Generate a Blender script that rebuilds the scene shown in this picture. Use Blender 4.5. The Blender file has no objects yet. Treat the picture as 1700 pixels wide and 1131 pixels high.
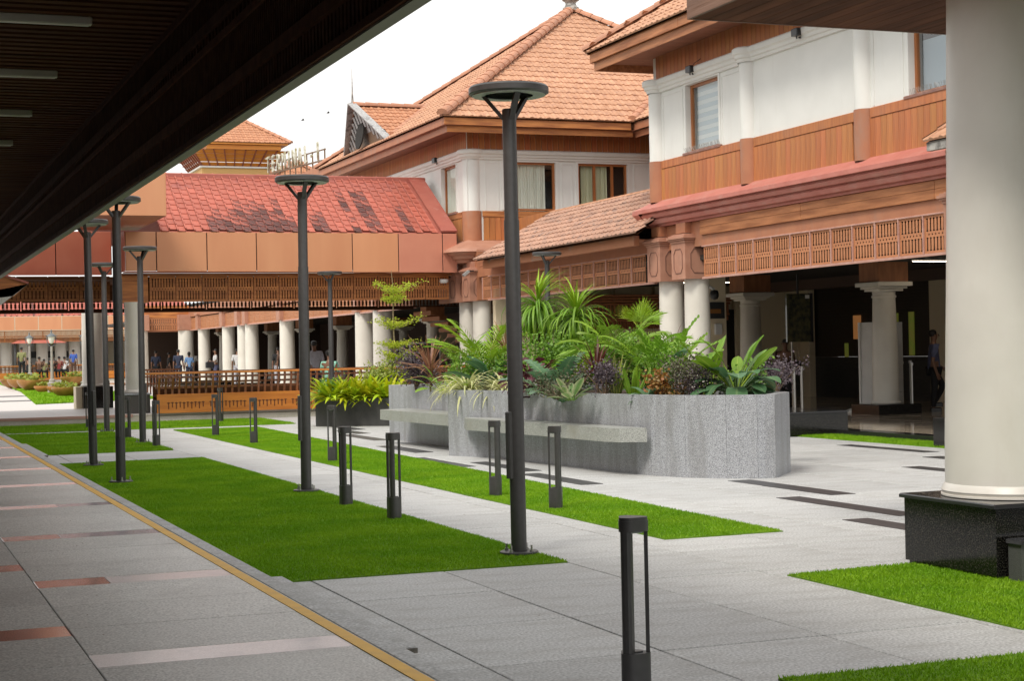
import bpy, bmesh, math, random
from mathutils import Vector, Matrix, Euler
random.seed(7)
S = bpy.context.scene
COL = S.collection
R = math.radians
PI = math.pi

# ------------------------------------------------------------------ camera
F_PX = 2753.9; PITCH = 0.00554775; ROLL = -0.02062438; YAW = 0.36933974; CAM_Z = 1.6
_f = Vector((math.sin(YAW) * math.cos(PITCH), math.cos(YAW) * math.cos(PITCH), math.sin(PITCH)))
_r0 = Vector((math.cos(YAW), -math.sin(YAW), 0)); _u0 = _r0.cross(_f)
_r = _r0 * math.cos(ROLL) + _u0 * math.sin(ROLL); _u = -_r0 * math.sin(ROLL) + _u0 * math.cos(ROLL)
cam = bpy.data.cameras.new('camera'); camo = bpy.data.objects.new('camera', cam); COL.objects.link(camo)
cam.lens = F_PX / 1700 * 36; cam.sensor_width = 36; cam.clip_end = 3000; cam.clip_start = 0.05
camo.matrix_world = Matrix(((_r.x, _u.x, -_f.x, 0), (_r.y, _u.y, -_f.y, 0), (_r.z, _u.z, -_f.z, CAM_Z), (0, 0, 0, 1)))
S.camera = camo
_C = Vector((0, 0, CAM_Z))
def ray(x, y): return _f + _r * ((x - 850) / F_PX) - _u * ((y - 565.5) / F_PX)
def atY(x, y, Y): d = ray(x, y); return _C + d * (Y / d.y)
def atX(x, y, X): d = ray(x, y); return _C + d * (X / d.x)
def atZ(x, y, Z): d = ray(x, y); return _C + d * ((Z - CAM_Z) / d.z)

# ------------------------------------------------------------------ light
W = bpy.data.worlds.new('World'); S.world = W; W.use_nodes = True
nt = W.node_tree; bg = nt.nodes['Background']
sky = nt.nodes.new('ShaderNodeTexSky'); sky.sky_type = 'NISHITA'; sky.sun_disc = False
SUN_EL, SUN_AZ = 52, 232      # azimuth clockwise from +Y
sky.sun_elevation = R(SUN_EL); sky.sun_rotation = R(SUN_AZ); sky.air_density = 1.4; sky.dust_density = 5.0; sky.ozone_density = 1.0
hs = nt.nodes.new('ShaderNodeHueSaturation'); hs.inputs['Saturation'].default_value = 0.22; hs.inputs['Value'].default_value = 1.0
cloud = nt.nodes.new('ShaderNodeMix'); cloud.data_type = 'RGBA'; cloud.inputs[0].default_value = 0.8
cloud.inputs[7].default_value = (6.9, 6.85, 6.7, 1)      # even white overcast veil
nt.links.new(sky.outputs[0], hs.inputs['Color']); nt.links.new(hs.outputs[0], cloud.inputs[6]); nt.links.new(cloud.outputs[2], bg.inputs[0]); bg.inputs[1].default_value = 0.15
sl = bpy.data.lights.new('sun', 'SUN'); sl.energy = 1.7; sl.angle = R(14); sl.color = (1, 0.93, 0.82)
so = bpy.data.objects.new('sun', sl); COL.objects.link(so)
sd = Vector((math.sin(R(SUN_AZ)) * math.cos(R(SUN_EL)), math.cos(R(SUN_AZ)) * math.cos(R(SUN_EL)), math.sin(R(SUN_EL))))
so.rotation_euler = sd.to_track_quat('Z', 'Y').to_euler()
S.view_settings.view_transform = 'Standard'; S.view_settings.look = 'None'; S.view_settings.gamma = 1
S.view_settings.use_curve_mapping = False; S.view_settings.exposure = 0.42
S.render.engine = 'CYCLES'
S.cycles.max_bounces = 6; S.cycles.diffuse_bounces = 4; S.cycles.transparent_max_bounces = 8
S.render.resolution_x = 1024; S.render.resolution_y = 682

# ------------------------------------------------------------------ materials
MATS = {}
def mat(name, col, rough=0.6, c2=None, scale=8.0, stretch=(1, 1, 1), bump=0.0, bscale=None, rand=0.0, metal=0.0,
        spec=0.5, detail=4, lo=0.35, hi=0.65, emit=None, coat=0.0, grime=None, gscale=1.2, glo=0.5, ghi=0.75, gstretch=(1, 1, 1), sub=0.0, hrand=0.0):
    if name in MATS: return MATS[name]
    m = bpy.data.materials.new(name); m.use_nodes = True; t = m.node_tree; N = t.nodes; L = t.links
    b = N['Principled BSDF']; b.inputs['Roughness'].default_value = rough; b.inputs['Metallic'].default_value = metal
    b.inputs['Specular IOR Level'].default_value = spec
    if coat: b.inputs['Coat Weight'].default_value = coat; b.inputs['Coat Roughness'].default_value = .08
    tc = N.new('ShaderNodeTexCoord'); mp = N.new('ShaderNodeMapping'); mp.inputs['Scale'].default_value = stretch
    L.new(tc.outputs['Object'], mp.inputs[0])
    out = None
    if c2 is not None:
        n = N.new('ShaderNodeTexNoise'); n.inputs['Scale'].default_value = scale; n.inputs['Detail'].default_value = detail
        L.new(mp.outputs[0], n.inputs['Vector'])
        r = N.new('ShaderNodeValToRGB'); r.color_ramp.elements[0].position = lo; r.color_ramp.elements[1].position = hi
        r.color_ramp.elements[0].color = (*col, 1); r.color_ramp.elements[1].color = (*c2, 1)
        L.new(n.outputs[0], r.inputs[0]); out = r.outputs[0]
    else:
        c = N.new('ShaderNodeRGB'); c.outputs[0].default_value = (*col, 1); out = c.outputs[0]
    if grime is not None:
        mp2 = N.new('ShaderNodeMapping'); mp2.inputs['Scale'].default_value = gstretch; L.new(tc.outputs['Object'], mp2.inputs[0])
        n = N.new('ShaderNodeTexNoise'); n.inputs['Scale'].default_value = gscale; n.inputs['Detail'].default_value = 6; n.inputs['Roughness'].default_value = .65
        L.new(mp2.outputs[0], n.inputs['Vector'])
        mr = N.new('ShaderNodeMapRange'); mr.inputs[1].default_value = glo; mr.inputs[2].default_value = ghi; L.new(n.outputs[0], mr.inputs[0])
        mx = N.new('ShaderNodeMix'); mx.data_type = 'RGBA'; L.new(mr.outputs[0], mx.inputs[0]); L.new(out, mx.inputs[6]); mx.inputs[7].default_value = (*grime, 1)
        out = mx.outputs[2]
    if rand or hrand:
        oi = N.new('ShaderNodeObjectInfo'); h = N.new('ShaderNodeHueSaturation')
        mr = N.new('ShaderNodeMapRange'); mr.inputs[3].default_value = 1 - rand; mr.inputs[4].default_value = 1 + rand
        L.new(oi.outputs['Random'], mr.inputs[0]); L.new(mr.outputs[0], h.inputs['Value'])
        if hrand:
            ml = N.new('ShaderNodeMath'); ml.operation = 'MULTIPLY'; ml.inputs[1].default_value = 7.31; fr = N.new('ShaderNodeMath'); fr.operation = 'FRACT'
            L.new(oi.outputs['Random'], ml.inputs[0]); L.new(ml.outputs[0], fr.inputs[0])
            mh = N.new('ShaderNodeMapRange'); mh.inputs[3].default_value = .5 - hrand; mh.inputs[4].default_value = .5 + hrand
            L.new(fr.outputs[0], mh.inputs[0]); L.new(mh.outputs[0], h.inputs['Hue'])
        L.new(out, h.inputs['Color']); out = h.outputs[0]
    L.new(out, b.inputs['Base Color'])
    if bump:
        n = N.new('ShaderNodeTexNoise'); n.inputs['Scale'].default_value = bscale or scale * 3; n.inputs['Detail'].default_value = 5
        L.new(mp.outputs[0], n.inputs['Vector'])
        bp = N.new('ShaderNodeBump'); bp.inputs['Strength'].default_value = bump; bp.inputs['Distance'].default_value = .02
        L.new(n.outputs[0], bp.inputs['Height']); L.new(bp.outputs[0], b.inputs['Normal'])
    if emit: b.inputs['Emission Color'].default_value = (*emit[0], 1); b.inputs['Emission Strength'].default_value = emit[1]
    if sub:
        # leaf translucency
        tr = N.new('ShaderNodeBsdfTranslucent'); L.new(out, tr.inputs[0]); ms = N.new('ShaderNodeMixShader'); ms.inputs[0].default_value = sub
        L.new(b.outputs[0], ms.inputs[1]); L.new(tr.outputs[0], ms.inputs[2]); L.new(ms.outputs[0], N['Material Output'].inputs[0])
    MATS[name] = m; return m

def glass_mat(name, tint=(.85, .9, .9), refl=.22):
    m = bpy.data.materials.new(name); m.use_nodes = True; t = m.node_tree; N = t.nodes; L = t.links
    N.remove(N['Principled BSDF'])
    a = N.new('ShaderNodeBsdfTransparent'); a.inputs[0].default_value = (*tint, 1)
    g = N.new('ShaderNodeBsdfGlossy'); g.inputs['Roughness'].default_value = .02
    f = N.new('ShaderNodeLayerWeight'); f.inputs[0].default_value = .5
    pw = N.new('ShaderNodeMath'); pw.operation = 'POWER'; pw.inputs[1].default_value = 5; L.new(f.outputs['Facing'], pw.inputs[0])
    ad = N.new('ShaderNodeMath'); ad.operation = 'MULTIPLY_ADD'; ad.use_clamp = True; ad.inputs[1].default_value = .9; ad.inputs[2].default_value = refl; L.new(pw.outputs[0], ad.inputs[0])
    x = N.new('ShaderNodeMixShader'); L.new(ad.outputs[0], x.inputs[0]); L.new(a.outputs[0], x.inputs[1]); L.new(g.outputs[0], x.inputs[2])
    L.new(x.outputs[0], N['Material Output'].inputs[0]); return m

def uvleaf(name, base, mid, edge=None, rough=.45, stripes=0, rand=.15, hrand=.012, sub=.3):
    m = bpy.data.materials.new(name); m.use_nodes = True; t = m.node_tree; N = t.nodes; L = t.links; b = N['Principled BSDF']
    b.inputs['Roughness'].default_value = rough
    tc = N.new('ShaderNodeTexCoord'); sx = N.new('ShaderNodeSeparateXYZ'); L.new(tc.outputs['UV'], sx.inputs[0])
    # distance from the midrib 0..1
    s = N.new('ShaderNodeMath'); s.operation = 'SUBTRACT'; s.inputs[1].default_value = .5; L.new(sx.outputs[0], s.inputs[0])
    ab = N.new('ShaderNodeMath'); ab.operation = 'ABSOLUTE'; L.new(s.outputs[0], ab.inputs[0])
    d = N.new('ShaderNodeMath'); d.operation = 'MULTIPLY'; d.inputs[1].default_value = 2; L.new(ab.outputs[0], d.inputs[0])
    r = N.new('ShaderNodeValToRGB'); e = r.color_ramp.elements
    if stripes:
        e[0].position = .45; e[0].color = (*mid, 1); e[1].position = .6; e[1].color = (*base, 1)
    else:
        e[0].position = .0; e[0].color = (*mid, 1); e[1].position = .14; e[1].color = (*base, 1)
    if edge: q = r.color_ramp.elements.new(.95); q.color = (*edge, 1)
    L.new(d.outputs[0], r.inputs[0])
    n = N.new('ShaderNodeTexNoise'); n.inputs['Scale'].default_value = 9; L.new(tc.outputs['Object'], n.inputs['Vector'])
    mr0 = N.new('ShaderNodeMapRange'); mr0.inputs[3].default_value = .72; mr0.inputs[4].default_value = 1.28; L.new(n.outputs[0], mr0.inputs[0])
    oi = N.new('ShaderNodeObjectInfo'); h = N.new('ShaderNodeHueSaturation')
    mr = N.new('ShaderNodeMapRange'); mr.inputs[3].default_value = 1 - rand; mr.inputs[4].default_value = 1 + rand; L.new(oi.outputs['Random'], mr.inputs[0])
    mu = N.new('ShaderNodeMath'); mu.operation = 'MULTIPLY'; L.new(mr.outputs[0], mu.inputs[0]); L.new(mr0.outputs[0], mu.inputs[1]); L.new(mu.outputs[0], h.inputs['Value'])
    ml = N.new('ShaderNodeMath'); ml.operation = 'MULTIPLY'; ml.inputs[1].default_value = 5.77; fr = N.new('ShaderNodeMath'); fr.operation = 'FRACT'
    L.new(oi.outputs['Random'], ml.inputs[0]); L.new(ml.outputs[0], fr.inputs[0])
    mh = N.new('ShaderNodeMapRange'); mh.inputs[3].default_value = .5 - hrand; mh.inputs[4].default_value = .5 + hrand; L.new(fr.outputs[0], mh.inputs[0]); L.new(mh.outputs[0], h.inputs['Hue'])
    L.new(r.outputs[0], h.inputs['Color']); L.new(h.outputs[0], b.inputs['Base Color'])
    tr = N.new('ShaderNodeBsdfTranslucent'); L.new(h.outputs[0], tr.inputs[0]); ms = N.new('ShaderNodeMixShader'); ms.inputs[0].default_value = sub
    L.new(b.outputs[0], ms.inputs[1]); L.new(tr.outputs[0], ms.inputs[2]); L.new(ms.outputs[0], N['Material Output'].inputs[0])
    return m

M_pave = mat('pave_granite', (.29, .295, .295), .62, (.69, .695, .69), 62, bump=.12, bscale=120, rand=.09, lo=.3, hi=.7, detail=4, grime=(.30, .29, .27), gscale=2.6, glo=.46, ghi=.82, gstretch=(.5, 1.5, 1))
M_plat = mat('platform_granite', (.31, .305, .285), .42, (.80, .79, .75), 75, bump=.1, bscale=120, rand=.09, lo=.3, hi=.7, detail=2, grime=(.25, .23, .21), gscale=1.1, glo=.48, ghi=.95)
M_grout = mat('grout', (.10, .095, .09), .9)
M_red_stripe = mat('polished_red_granite', (.42, .17, .12), .14, (.55, .27, .21), 160, rand=.1, spec=.9, detail=2)
M_pale_reflect_stripe = mat('granite_painted_pale_reflection', (.60, .55, .55), .22, (.78, .73, .73), 130, detail=2, grime=(.45, .43, .46), gscale=3, glo=.5, ghi=.8)  # pale colour paints the sky's reflection on the polished stripe
M_grey_reflect_stripe = mat('granite_painted_grey_reflection', (.24, .22, .25), .2, (.40, .37, .41), 130, detail=2)  # lilac-grey colour paints a darker reflection into the polished stripe
M_dark_inlay = mat('dark_inlay', (.035, .034, .036), .4, (.075, .072, .075), 120, rand=.15, detail=2)
M_yellow = mat('yellow_paint', (.84, .48, .05), .6, (.74, .42, .06), 9, grime=(.55, .40, .18), gscale=6, glo=.6, ghi=.9)
M_lawn = mat('lawn_blades', (.19, .40, .004), .65, (.28, .49, .010), 1.3, sub=.25, lo=.4, hi=.62)
M_lawnbase = mat('lawn_base', (.10, .21, .004), .95, (.13, .26, .008), 3)
M_lampgrey = mat('lamp_grey', (.062, .060, .060), .42, (.072, .07, .07), 20, metal=.2, spec=.5, bump=.02, bscale=300)
M_ledglass = mat('lamp_diffuser', (.33, .37, .34), .35)
M_steel = mat('bolt_steel', (.45, .44, .42), .35, metal=.8)
M_wood = mat('orange_timber', (.50, .195, .068), .55, (.38, .135, .05), 14, stretch=(1, 1, .12), bump=.15, bscale=30, rand=.10, spec=.35, grime=(.34, .17, .10), gscale=1.1, glo=.5, ghi=.8, hrand=.008)
M_woodh = mat('orange_timber_horizontal', (.50, .205, .085), .55, (.30, .11, .042), 12, stretch=(1, .1, 1), bump=.15, bscale=30, rand=.1, spec=.35)
M_woodx = mat('orange_timber_across', (.54, .22, .07), .55, (.30, .11, .042), 12, stretch=(.1, 1, 1), bump=.15, bscale=30, rand=.1, spec=.35)
M_terra = mat('terracotta_paint', (.42, .175, .09), .6, (.38, .15, .078), 3, bump=.05, bscale=25, rand=.05, grime=(.32, .20, .15), gscale=2.2, glo=.52, ghi=.85, gstretch=(1, 1, .4))
M_pinkcap = mat('pink_capital', (.46, .235, .16), .6, (.40, .19, .125), 4, bump=.06, bscale=25, grime=(.28, .15, .11), gscale=3, glo=.55, ghi=.85)
M_latt = mat('lattice_timber', (.50, .215, .10), .6, (.44, .18, .082), 8, rand=.06, bump=.05)
M_lattframe = mat('lattice_frame_pale', (.52, .31, .25), .6, (.45, .24, .19), 6)
M_deep = mat('lattice_shadow_board', (.05, .022, .014), .8)
M_pinkcor = mat('pink_red_cornice', (.46, .15, .115), .6, (.52, .19, .15), 2.5, bump=.06, bscale=14, grime=(.50, .27, .22), gscale=3, glo=.5, ghi=.8, gstretch=(1, .5, 1))
M_white = mat('white_wall_paint', (.76, .76, .73), .65, (.72, .72, .69), 2, bump=.03, bscale=30, grime=(.60, .58, .54), gscale=2.2, glo=.56, ghi=1.0, gstretch=(1, 1, .2))
M_cream = mat('cream_column_paint', (.72, .69, .62), .42, (.67, .64, .57), 2.5, bump=.03, bscale=20, grime=(.58, .54, .47), gscale=1.6, glo=.55, ghi=.95)
M_bigcol = mat('near_column_paint', (.76, .74, .69), .38, (.70, .68, .63), 2.2, bump=.035, bscale=14, grime=(.66, .62, .56), gscale=1.8, glo=.5, ghi=.9, gstretch=(1, 1, .3))
M_tile = mat('clay_roof_tile', (.54, .30, .185), .75, (.44, .225, .13), 5, bump=.15, bscale=22, grime=(.30, .15, .11), gscale=7, glo=.52, ghi=.75, rand=.07)
M_tileor = mat('sunny_clay_roof_tile', (.50, .24, .13), .75, (.43, .19, .10), 5, bump=.15, bscale=22, grime=(.33, .16, .10), gscale=7, glo=.55, ghi=.75, rand=.07)
M_ridge = mat('clay_ridge_tile', (.52, .26, .16), .75, (.45, .21, .125), 4, bump=.1, bscale=20, rand=.08, grime=(.36, .2, .14), gscale=4)
M_redtile = mat('red_metal_tile', (.41, .105, .07), .6, (.47, .135, .09), 4, bump=.06, rand=.12, grime=(.30, .09, .08), gscale=2.5)
M_redstain = mat('blackened_metal_tile', (.10, .045, .04), .75, (.22, .07, .055), 9, rand=.35, bump=.1, lo=.42, hi=.62)
M_redhalf = mat('half_stained_metal_tile', (.16, .055, .045), .7, (.40, .11, .075), 7, rand=.2, bump=.1, lo=.42, hi=.55)
M_redtrim = mat('red_metal_trim', (.36, .10, .075), .5, (.41, .13, .095), 2, grime=(.45, .2, .17), gscale=5, glo=.55, ghi=.8)
M_panel = mat('copper_panel', (.60, .265, .135), .38, (.66, .315, .165), 1.2, rand=.04, metal=.1, stretch=(1, 1, .2), bump=.02)
M_panelred = mat('red_copper_panel', (.48, .14, .085), .42, (.52, .17, .105), 1.5, rand=.05, metal=.1)
M_panelpink = mat('rose_copper_panel', (.56, .22, .145), .4, (.60, .25, .165), 1.5, rand=.05, metal=.1)
M_soffit = mat('soffit_boards', (.30, .12, .07), .6, (.23, .09, .05), 10, stretch=(.1, 1, 1), bump=.2, bscale=14, rand=.12)
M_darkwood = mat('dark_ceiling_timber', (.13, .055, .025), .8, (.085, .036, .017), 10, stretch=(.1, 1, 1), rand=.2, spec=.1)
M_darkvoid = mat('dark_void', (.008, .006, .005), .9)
M_lamp_off = mat('unlit_batten', (.72, .70, .60), .5)
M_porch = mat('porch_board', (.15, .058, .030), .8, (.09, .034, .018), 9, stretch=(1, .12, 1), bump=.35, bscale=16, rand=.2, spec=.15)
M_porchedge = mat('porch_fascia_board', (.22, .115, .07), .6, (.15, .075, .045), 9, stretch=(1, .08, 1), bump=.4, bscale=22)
M_blackgr = mat('black_granite', (.004, .004, .004), .13, (.085, .078, .065), 110, spec=.4, detail=4, lo=.50, hi=.74)
M_blackedge = mat('black_granite_nosing', (.03, .03, .033), .12)
M_honed = mat('honed_grey_granite', (.055, .057, .057), .55, (.11, .112, .112), 260, detail=2)
M_plgran = mat('planter_granite', (.15, .155, .17), .4, (.56, .58, .62), 120, bump=.05, bscale=160, detail=6, lo=.38, hi=.62, rand=.07, grime=(.20, .20, .195), gscale=4.5, glo=.46, ghi=.78, gstretch=(1, 1, .12))
M_seat = mat('bench_granite', (.24, .25, .235), .35, (.47, .48, .455), 85, detail=3, lo=.38, hi=.62, grime=(.30, .29, .25), gscale=2.5)
M_plblack = mat('dark_planter_stone', (.045, .045, .045), .5, (.07, .07, .068), 90, detail=2, grime=(.03, .03, .03), gscale=2)
M_soil = mat('planter_soil', (.05, .032, .02), .95, (.09, .06, .04), 25, bump=.5)
M_base_stone = mat('base_wall_stone', (.40, .38, .31), .75, (.50, .48, .41), 40, bump=.1, grime=(.28, .27, .2), gscale=2, glo=.45, ghi=.85)
M_decktop = mat('deck_granite', (.50, .46, .43), .4, (.58, .54, .51), 90, detail=2)
M_hallfloor = mat('hall_polished_floor', (.50, .41, .31), .06, (.58, .48, .37), 3, spec=.6)
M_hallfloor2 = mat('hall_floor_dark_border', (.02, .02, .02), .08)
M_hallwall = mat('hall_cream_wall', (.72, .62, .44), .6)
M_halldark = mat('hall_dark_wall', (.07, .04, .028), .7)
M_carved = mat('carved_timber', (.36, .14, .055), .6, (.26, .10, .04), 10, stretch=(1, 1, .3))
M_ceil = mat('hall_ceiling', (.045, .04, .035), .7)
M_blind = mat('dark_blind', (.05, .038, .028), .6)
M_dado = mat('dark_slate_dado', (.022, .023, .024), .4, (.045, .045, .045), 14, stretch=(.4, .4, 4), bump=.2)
M_screen = mat('grey_screen_board', (.66, .66, .64), .45, (.60, .60, .58), 3)
M_whitep = mat('white_plastic', (.72, .72, .70), .4)
M_blackp = mat('black_plastic', (.02, .02, .022), .35)
M_display = mat('display_glass', (.12, .11, .05), .05, (.03, .035, .03), 10, spec=.8)
M_winwood = mat('window_timber', (.42, .15, .045), .4, (.34, .115, .035), 10, stretch=(1, 1, .15))
M_curtain = mat('curtain_cloth', (.84, .85, .66), .8, (.72, .73, .52), 5, stretch=(1, 1, .1))
M_curtainw = mat('white_curtain_cloth', (.88, .88, .80), .8, (.78, .79, .70), 5, stretch=(1, 1, .1))
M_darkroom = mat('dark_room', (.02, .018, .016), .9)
M_glass = glass_mat('window_glass', (.93, .95, .95), .06); M_glassr = glass_mat('mirror_like_glass', (.85, .9, .92), .16)
M_concrete = mat('weathered_concrete', (.42, .40, .37), .85, (.16, .15, .14), 7, bump=.3, lo=.42, hi=.6)
M_gable = mat('grey_weathered_boards', (.44, .44, .44), .8, (.30, .30, .30), 8, stretch=(3, 3, .25), bump=.2, grime=(.12, .12, .12), gscale=4, glo=.52, ghi=.68)
M_letter = mat('faded_gold_letters', (.56, .54, .46), .55, (.30, .27, .16), 5, lo=.45, hi=.6)
M_bronze = mat('rust_brown_frame', (.20, .13, .08), .6)
M_yelwood = mat('golden_timber', (.62, .25, .035), .5, (.55, .2, .03), 6, stretch=(.1, .1, 1), rand=.1)
M_yelwall = mat('yellow_wall', (.62, .38, .14), .7)
M_redbrown = mat('red_brown_strut', (.26, .08, .05), .6)
M_rail = mat('varnished_rail', (.52, .19, .03), .32, (.40, .13, .02), 9, stretch=(.12, 1, 1), rand=.15, coat=.3, bump=.05)
M_slat = mat('varnished_slat', (.23, .08, .024), .35, (.15, .048, .015), 8, stretch=(1, 1, .2), rand=.35, coat=.3)
M_pot = mat('brass_coloured_pot', (.42, .22, .06), .35, (.34, .17, .05), 5, metal=.4)
M_potterra = mat('orange_pot', (.50, .20, .06), .5)
M_iron = mat('cast_iron_grey', (.10, .12, .13), .5, (.14, .16, .17), 10)
M_ironlt = mat('cast_iron_pale', (.36, .33, .29), .5, (.3, .28, .25), 10)
M_globe = mat('lantern_glass', (.75, .73, .66), .25)
M_skin = mat('skin', (.20, .10, .06), .5); M_hair = mat('hair', (.012, .010, .009), .5)
M_shoe = mat('shoe', (.015, .014, .013), .4)

# ------------------------------------------------------------------ mesh helpers
class MB:
    def __init__(s): s.v = []; s.f = []
    def add(s, vs, fs):
        o = len(s.v); s.v += [tuple(v) for v in vs]; s.f += [tuple(i + o for i in f) for f in fs]; return s
    def box(s, x0, x1, y0, y1, z0, z1):
        return s.add([(x0, y0, z0), (x1, y0, z0), (x1, y1, z0), (x0, y1, z0), (x0, y0, z1), (x1, y0, z1), (x1, y1, z1), (x0, y1, z1)],
              [(0, 3, 2, 1), (4, 5, 6, 7), (0, 1, 5, 4), (1, 2, 6, 5), (2, 3, 7, 6), (3, 0, 4, 7)])
    def bbox(s, x0, x1, y0, y1, z0, z1, b=.01):   # box with chamfered vertical and top edges
        vs = []
        for z, i in ((z0, 0), (z1 - b, 0), (z1, b)):
            X0, X1, Y0, Y1 = x0 + i, x1 - i, y0 + i, y1 - i
            vs += [(X0 + b, Y0, z), (X1 - b, Y0, z), (X1, Y0 + b, z), (X1, Y1 - b, z), (X1 - b, Y1, z), (X0 + b, Y1, z), (X0, Y1 - b, z), (X0, Y0 + b, z)]
        fs = [tuple(range(7, -1, -1)), tuple(range(16, 24))]
        for k in (0, 8):
            for i in range(8): j = (i + 1) % 8; fs.append((k + i, k + j, k + 8 + j, k + 8 + i))
        return s.add(vs, fs)
    def beam(s, a, b, w, h, up=(0, 0, 1)):
        a = Vector(a); b = Vector(b); d = (b - a).normalized(); up = Vector(up)
        if abs(d.dot(up)) > .99: up = Vector((1, 0, 0))
        x = d.cross(up).normalized(); y = x.cross(d).normalized()
        vs = [p + x * (sx * w / 2) + y * (sy * h / 2) for p in (a, b) for sx, sy in ((-1, -1), (1, -1), (1, 1), (-1, 1))]
        return s.add(vs, [(3, 2, 1, 0), (4, 5, 6, 7), (0, 1, 5, 4), (1, 2, 6, 5), (2, 3, 7, 6), (3, 0, 4, 7)])
    def lathe(s, prof, n=24, c=(0, 0, 0), a0=0, a1=2 * PI):
        full = abs(a1 - a0 - 2 * PI) < 1e-6; m = n if full else n + 1
        vs = [(c[0] + r * math.cos(a0 + (a1 - a0) * k / n), c[1] + r * math.sin(a0 + (a1 - a0) * k / n), c[2] + z) for r, z in prof for k in range(m)]
        fs = []
        for i in range(len(prof) - 1):
            for k in range(n):
                k2 = (k + 1) % m if full else k + 1
                fs.append((i * m + k, i * m + k2, (i + 1) * m + k2, (i + 1) * m + k))
        if full:
            if prof[0][0] > 1e-4: fs.append(tuple(range(m - 1, -1, -1)))
            if prof[-1][0] > 1e-4: fs.append(tuple((len(prof) - 1) * m + k for k in range(m)))
        return s.add(vs, fs)
    def tube(s, pts, rad, n=8):
        pts = [Vector(p) for p in pts]; rs = rad if isinstance(rad, (list, tuple)) else [rad] * len(pts); vs = []; fs = []
        for i, p in enumerate(pts):
            d = (pts[min(i + 1, len(pts) - 1)] - pts[max(i - 1, 0)]).normalized()
            up = Vector((0, 0, 1)) if abs(d.z) < .95 else Vector((1, 0, 0)); x = d.cross(up).normalized(); y = d.cross(x).normalized()
            vs += [p + (x * math.cos(2 * PI * k / n) + y * math.sin(2 * PI * k / n)) * rs[i] for k in range(n)]
        for i in range(len(pts) - 1):
            for k in range(n): k2 = (k + 1) % n; fs.append((i * n + k, i * n + k2, (i + 1) * n + k2, (i + 1) * n + k))
        fs.append(tuple(range(n - 1, -1, -1))); fs.append(tuple((len(pts) - 1) * n + k for k in range(n)))
        return s.add(vs, fs)
    def prism(s, poly, z0, z1):
        n = len(poly); vs = [(x, y, z0) for x, y in poly] + [(x, y, z1) for x, y in poly]
        return s.add(vs, [tuple(range(n - 1, -1, -1)), tuple(range(n, 2 * n))] + [(i, (i + 1) % n, n + (i + 1) % n, n + i) for i in range(n)])
    def extrude_prof(s, prof, p0, p1, nrm):
        """prof: list of (out, z) swept from p0 to p1; nrm = outward direction in xy."""
        n = len(prof); vs = [(p[0] + nrm[0] * o, p[1] + nrm[1] * o, z) for p in (p0, p1) for o, z in prof]
        return s.add(vs, [(i, (i + 1) % n, n + (i + 1) % n, n + i) for i in range(n)] + [tuple(range(n)), tuple(range(2 * n - 1, n - 1, -1))])
    def mesh(s, name, smooth=False):
        me = bpy.data.meshes.new(name); me.from_pydata(s.v, [], s.f); me.update()
        if smooth: me.polygons.foreach_set('use_smooth', [True] * len(me.polygons)); smooth_by_angle(me)
        return me
def smooth_by_angle(me, ang=R(35)):
    bm = bmesh.new(); bm.from_mesh(me)
    bmesh.ops.recalc_face_normals(bm, faces=bm.faces)
    for e in bm.edges:
        if len(e.link_faces) == 2 and e.calc_face_angle(0) > ang: e.smooth = False
    bm.to_mesh(me); bm.free()
def fixn(me):
    bm = bmesh.new(); bm.from_mesh(me); bmesh.ops.recalc_face_normals(bm, faces=bm.faces); bm.to_mesh(me); bm.free(); return me

def off(parent):
    o = Vector((0, 0, 0))
    while parent is not None: o += parent.location; parent = parent.parent
    return o
def thing(name, label, cat, loc=(0, 0, 0), group=None, rot=0):
    o = bpy.data.objects.new(name, None); COL.objects.link(o); o.location = loc; o.rotation_euler = (0, 0, rot); o.empty_display_size = .1
    o['label'] = label; o['category'] = cat
    if group: o['group'] = group
    return o
def tag(o, label, cat, group=None):
    o['label'] = label; o['category'] = cat
    if group: o['group'] = group
    return o
def part(name, mb, m, parent=None, smooth=False, world=True, kind=None, label=None, loc=None):
    """mesh given in world coordinates (world=True) or in the thing's own."""
    me = mb.mesh(name, smooth) if isinstance(mb, MB) else mb
    if not smooth and isinstance(mb, MB): fixn(me)
    if not me.materials: me.materials.append(m)
    o = bpy.data.objects.new(name, me); COL.objects.link(o); o.parent = parent
    if parent is not None and world: o.location = -off(parent)
    if loc is not None: o.location = Vector(loc) - (off(parent) if (parent is not None and world) else Vector((0, 0, 0)))
    if kind: o['kind'] = kind
    if label: o['label'] = label
    return o
def struct(name, mb, m, kind='structure', smooth=False):
    return part(name, mb, m, None, smooth, kind=kind)
def inst(name, me, parent, loc, rot=(0, 0, 0), scale=None):
    """one more object on shared mesh data, loc in world coordinates"""
    o = bpy.data.objects.new(name, me); COL.objects.link(o); o.parent = parent
    o.location = Vector(loc) - (off(parent) if parent is not None else Vector((0, 0, 0))); o.rotation_euler = rot
    if scale: o.scale = scale
    return o
def mk(mb, name, m, smooth=False):
    me = mb.mesh(name, smooth)
    if not smooth: fixn(me)
    me.materials.append(m); return me
def copy_tree(root, loc, label, rot=None, parent=None):
    c = root.copy(); COL.objects.link(c)
    if parent is None: c.location = loc; c['label'] = label
    else: c.parent = parent
    if rot is not None: c.rotation_euler = (0, 0, rot)
    for ch in root.children: copy_tree(ch, None, None, None, c)
    return c

# ------------------------------------------------------------------ ground
g = MB(); g.add([(-1500, -1500, -.03), (1500, -1500, -.03), (1500, 1500, -.03), (-1500, 1500, -.03)], [(0, 1, 2, 3)])
struct('ground', g, M_grout)
court = bpy.data.objects.new('courtyard_pavement', None); COL.objects.link(court); court['kind'] = 'structure'
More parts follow.
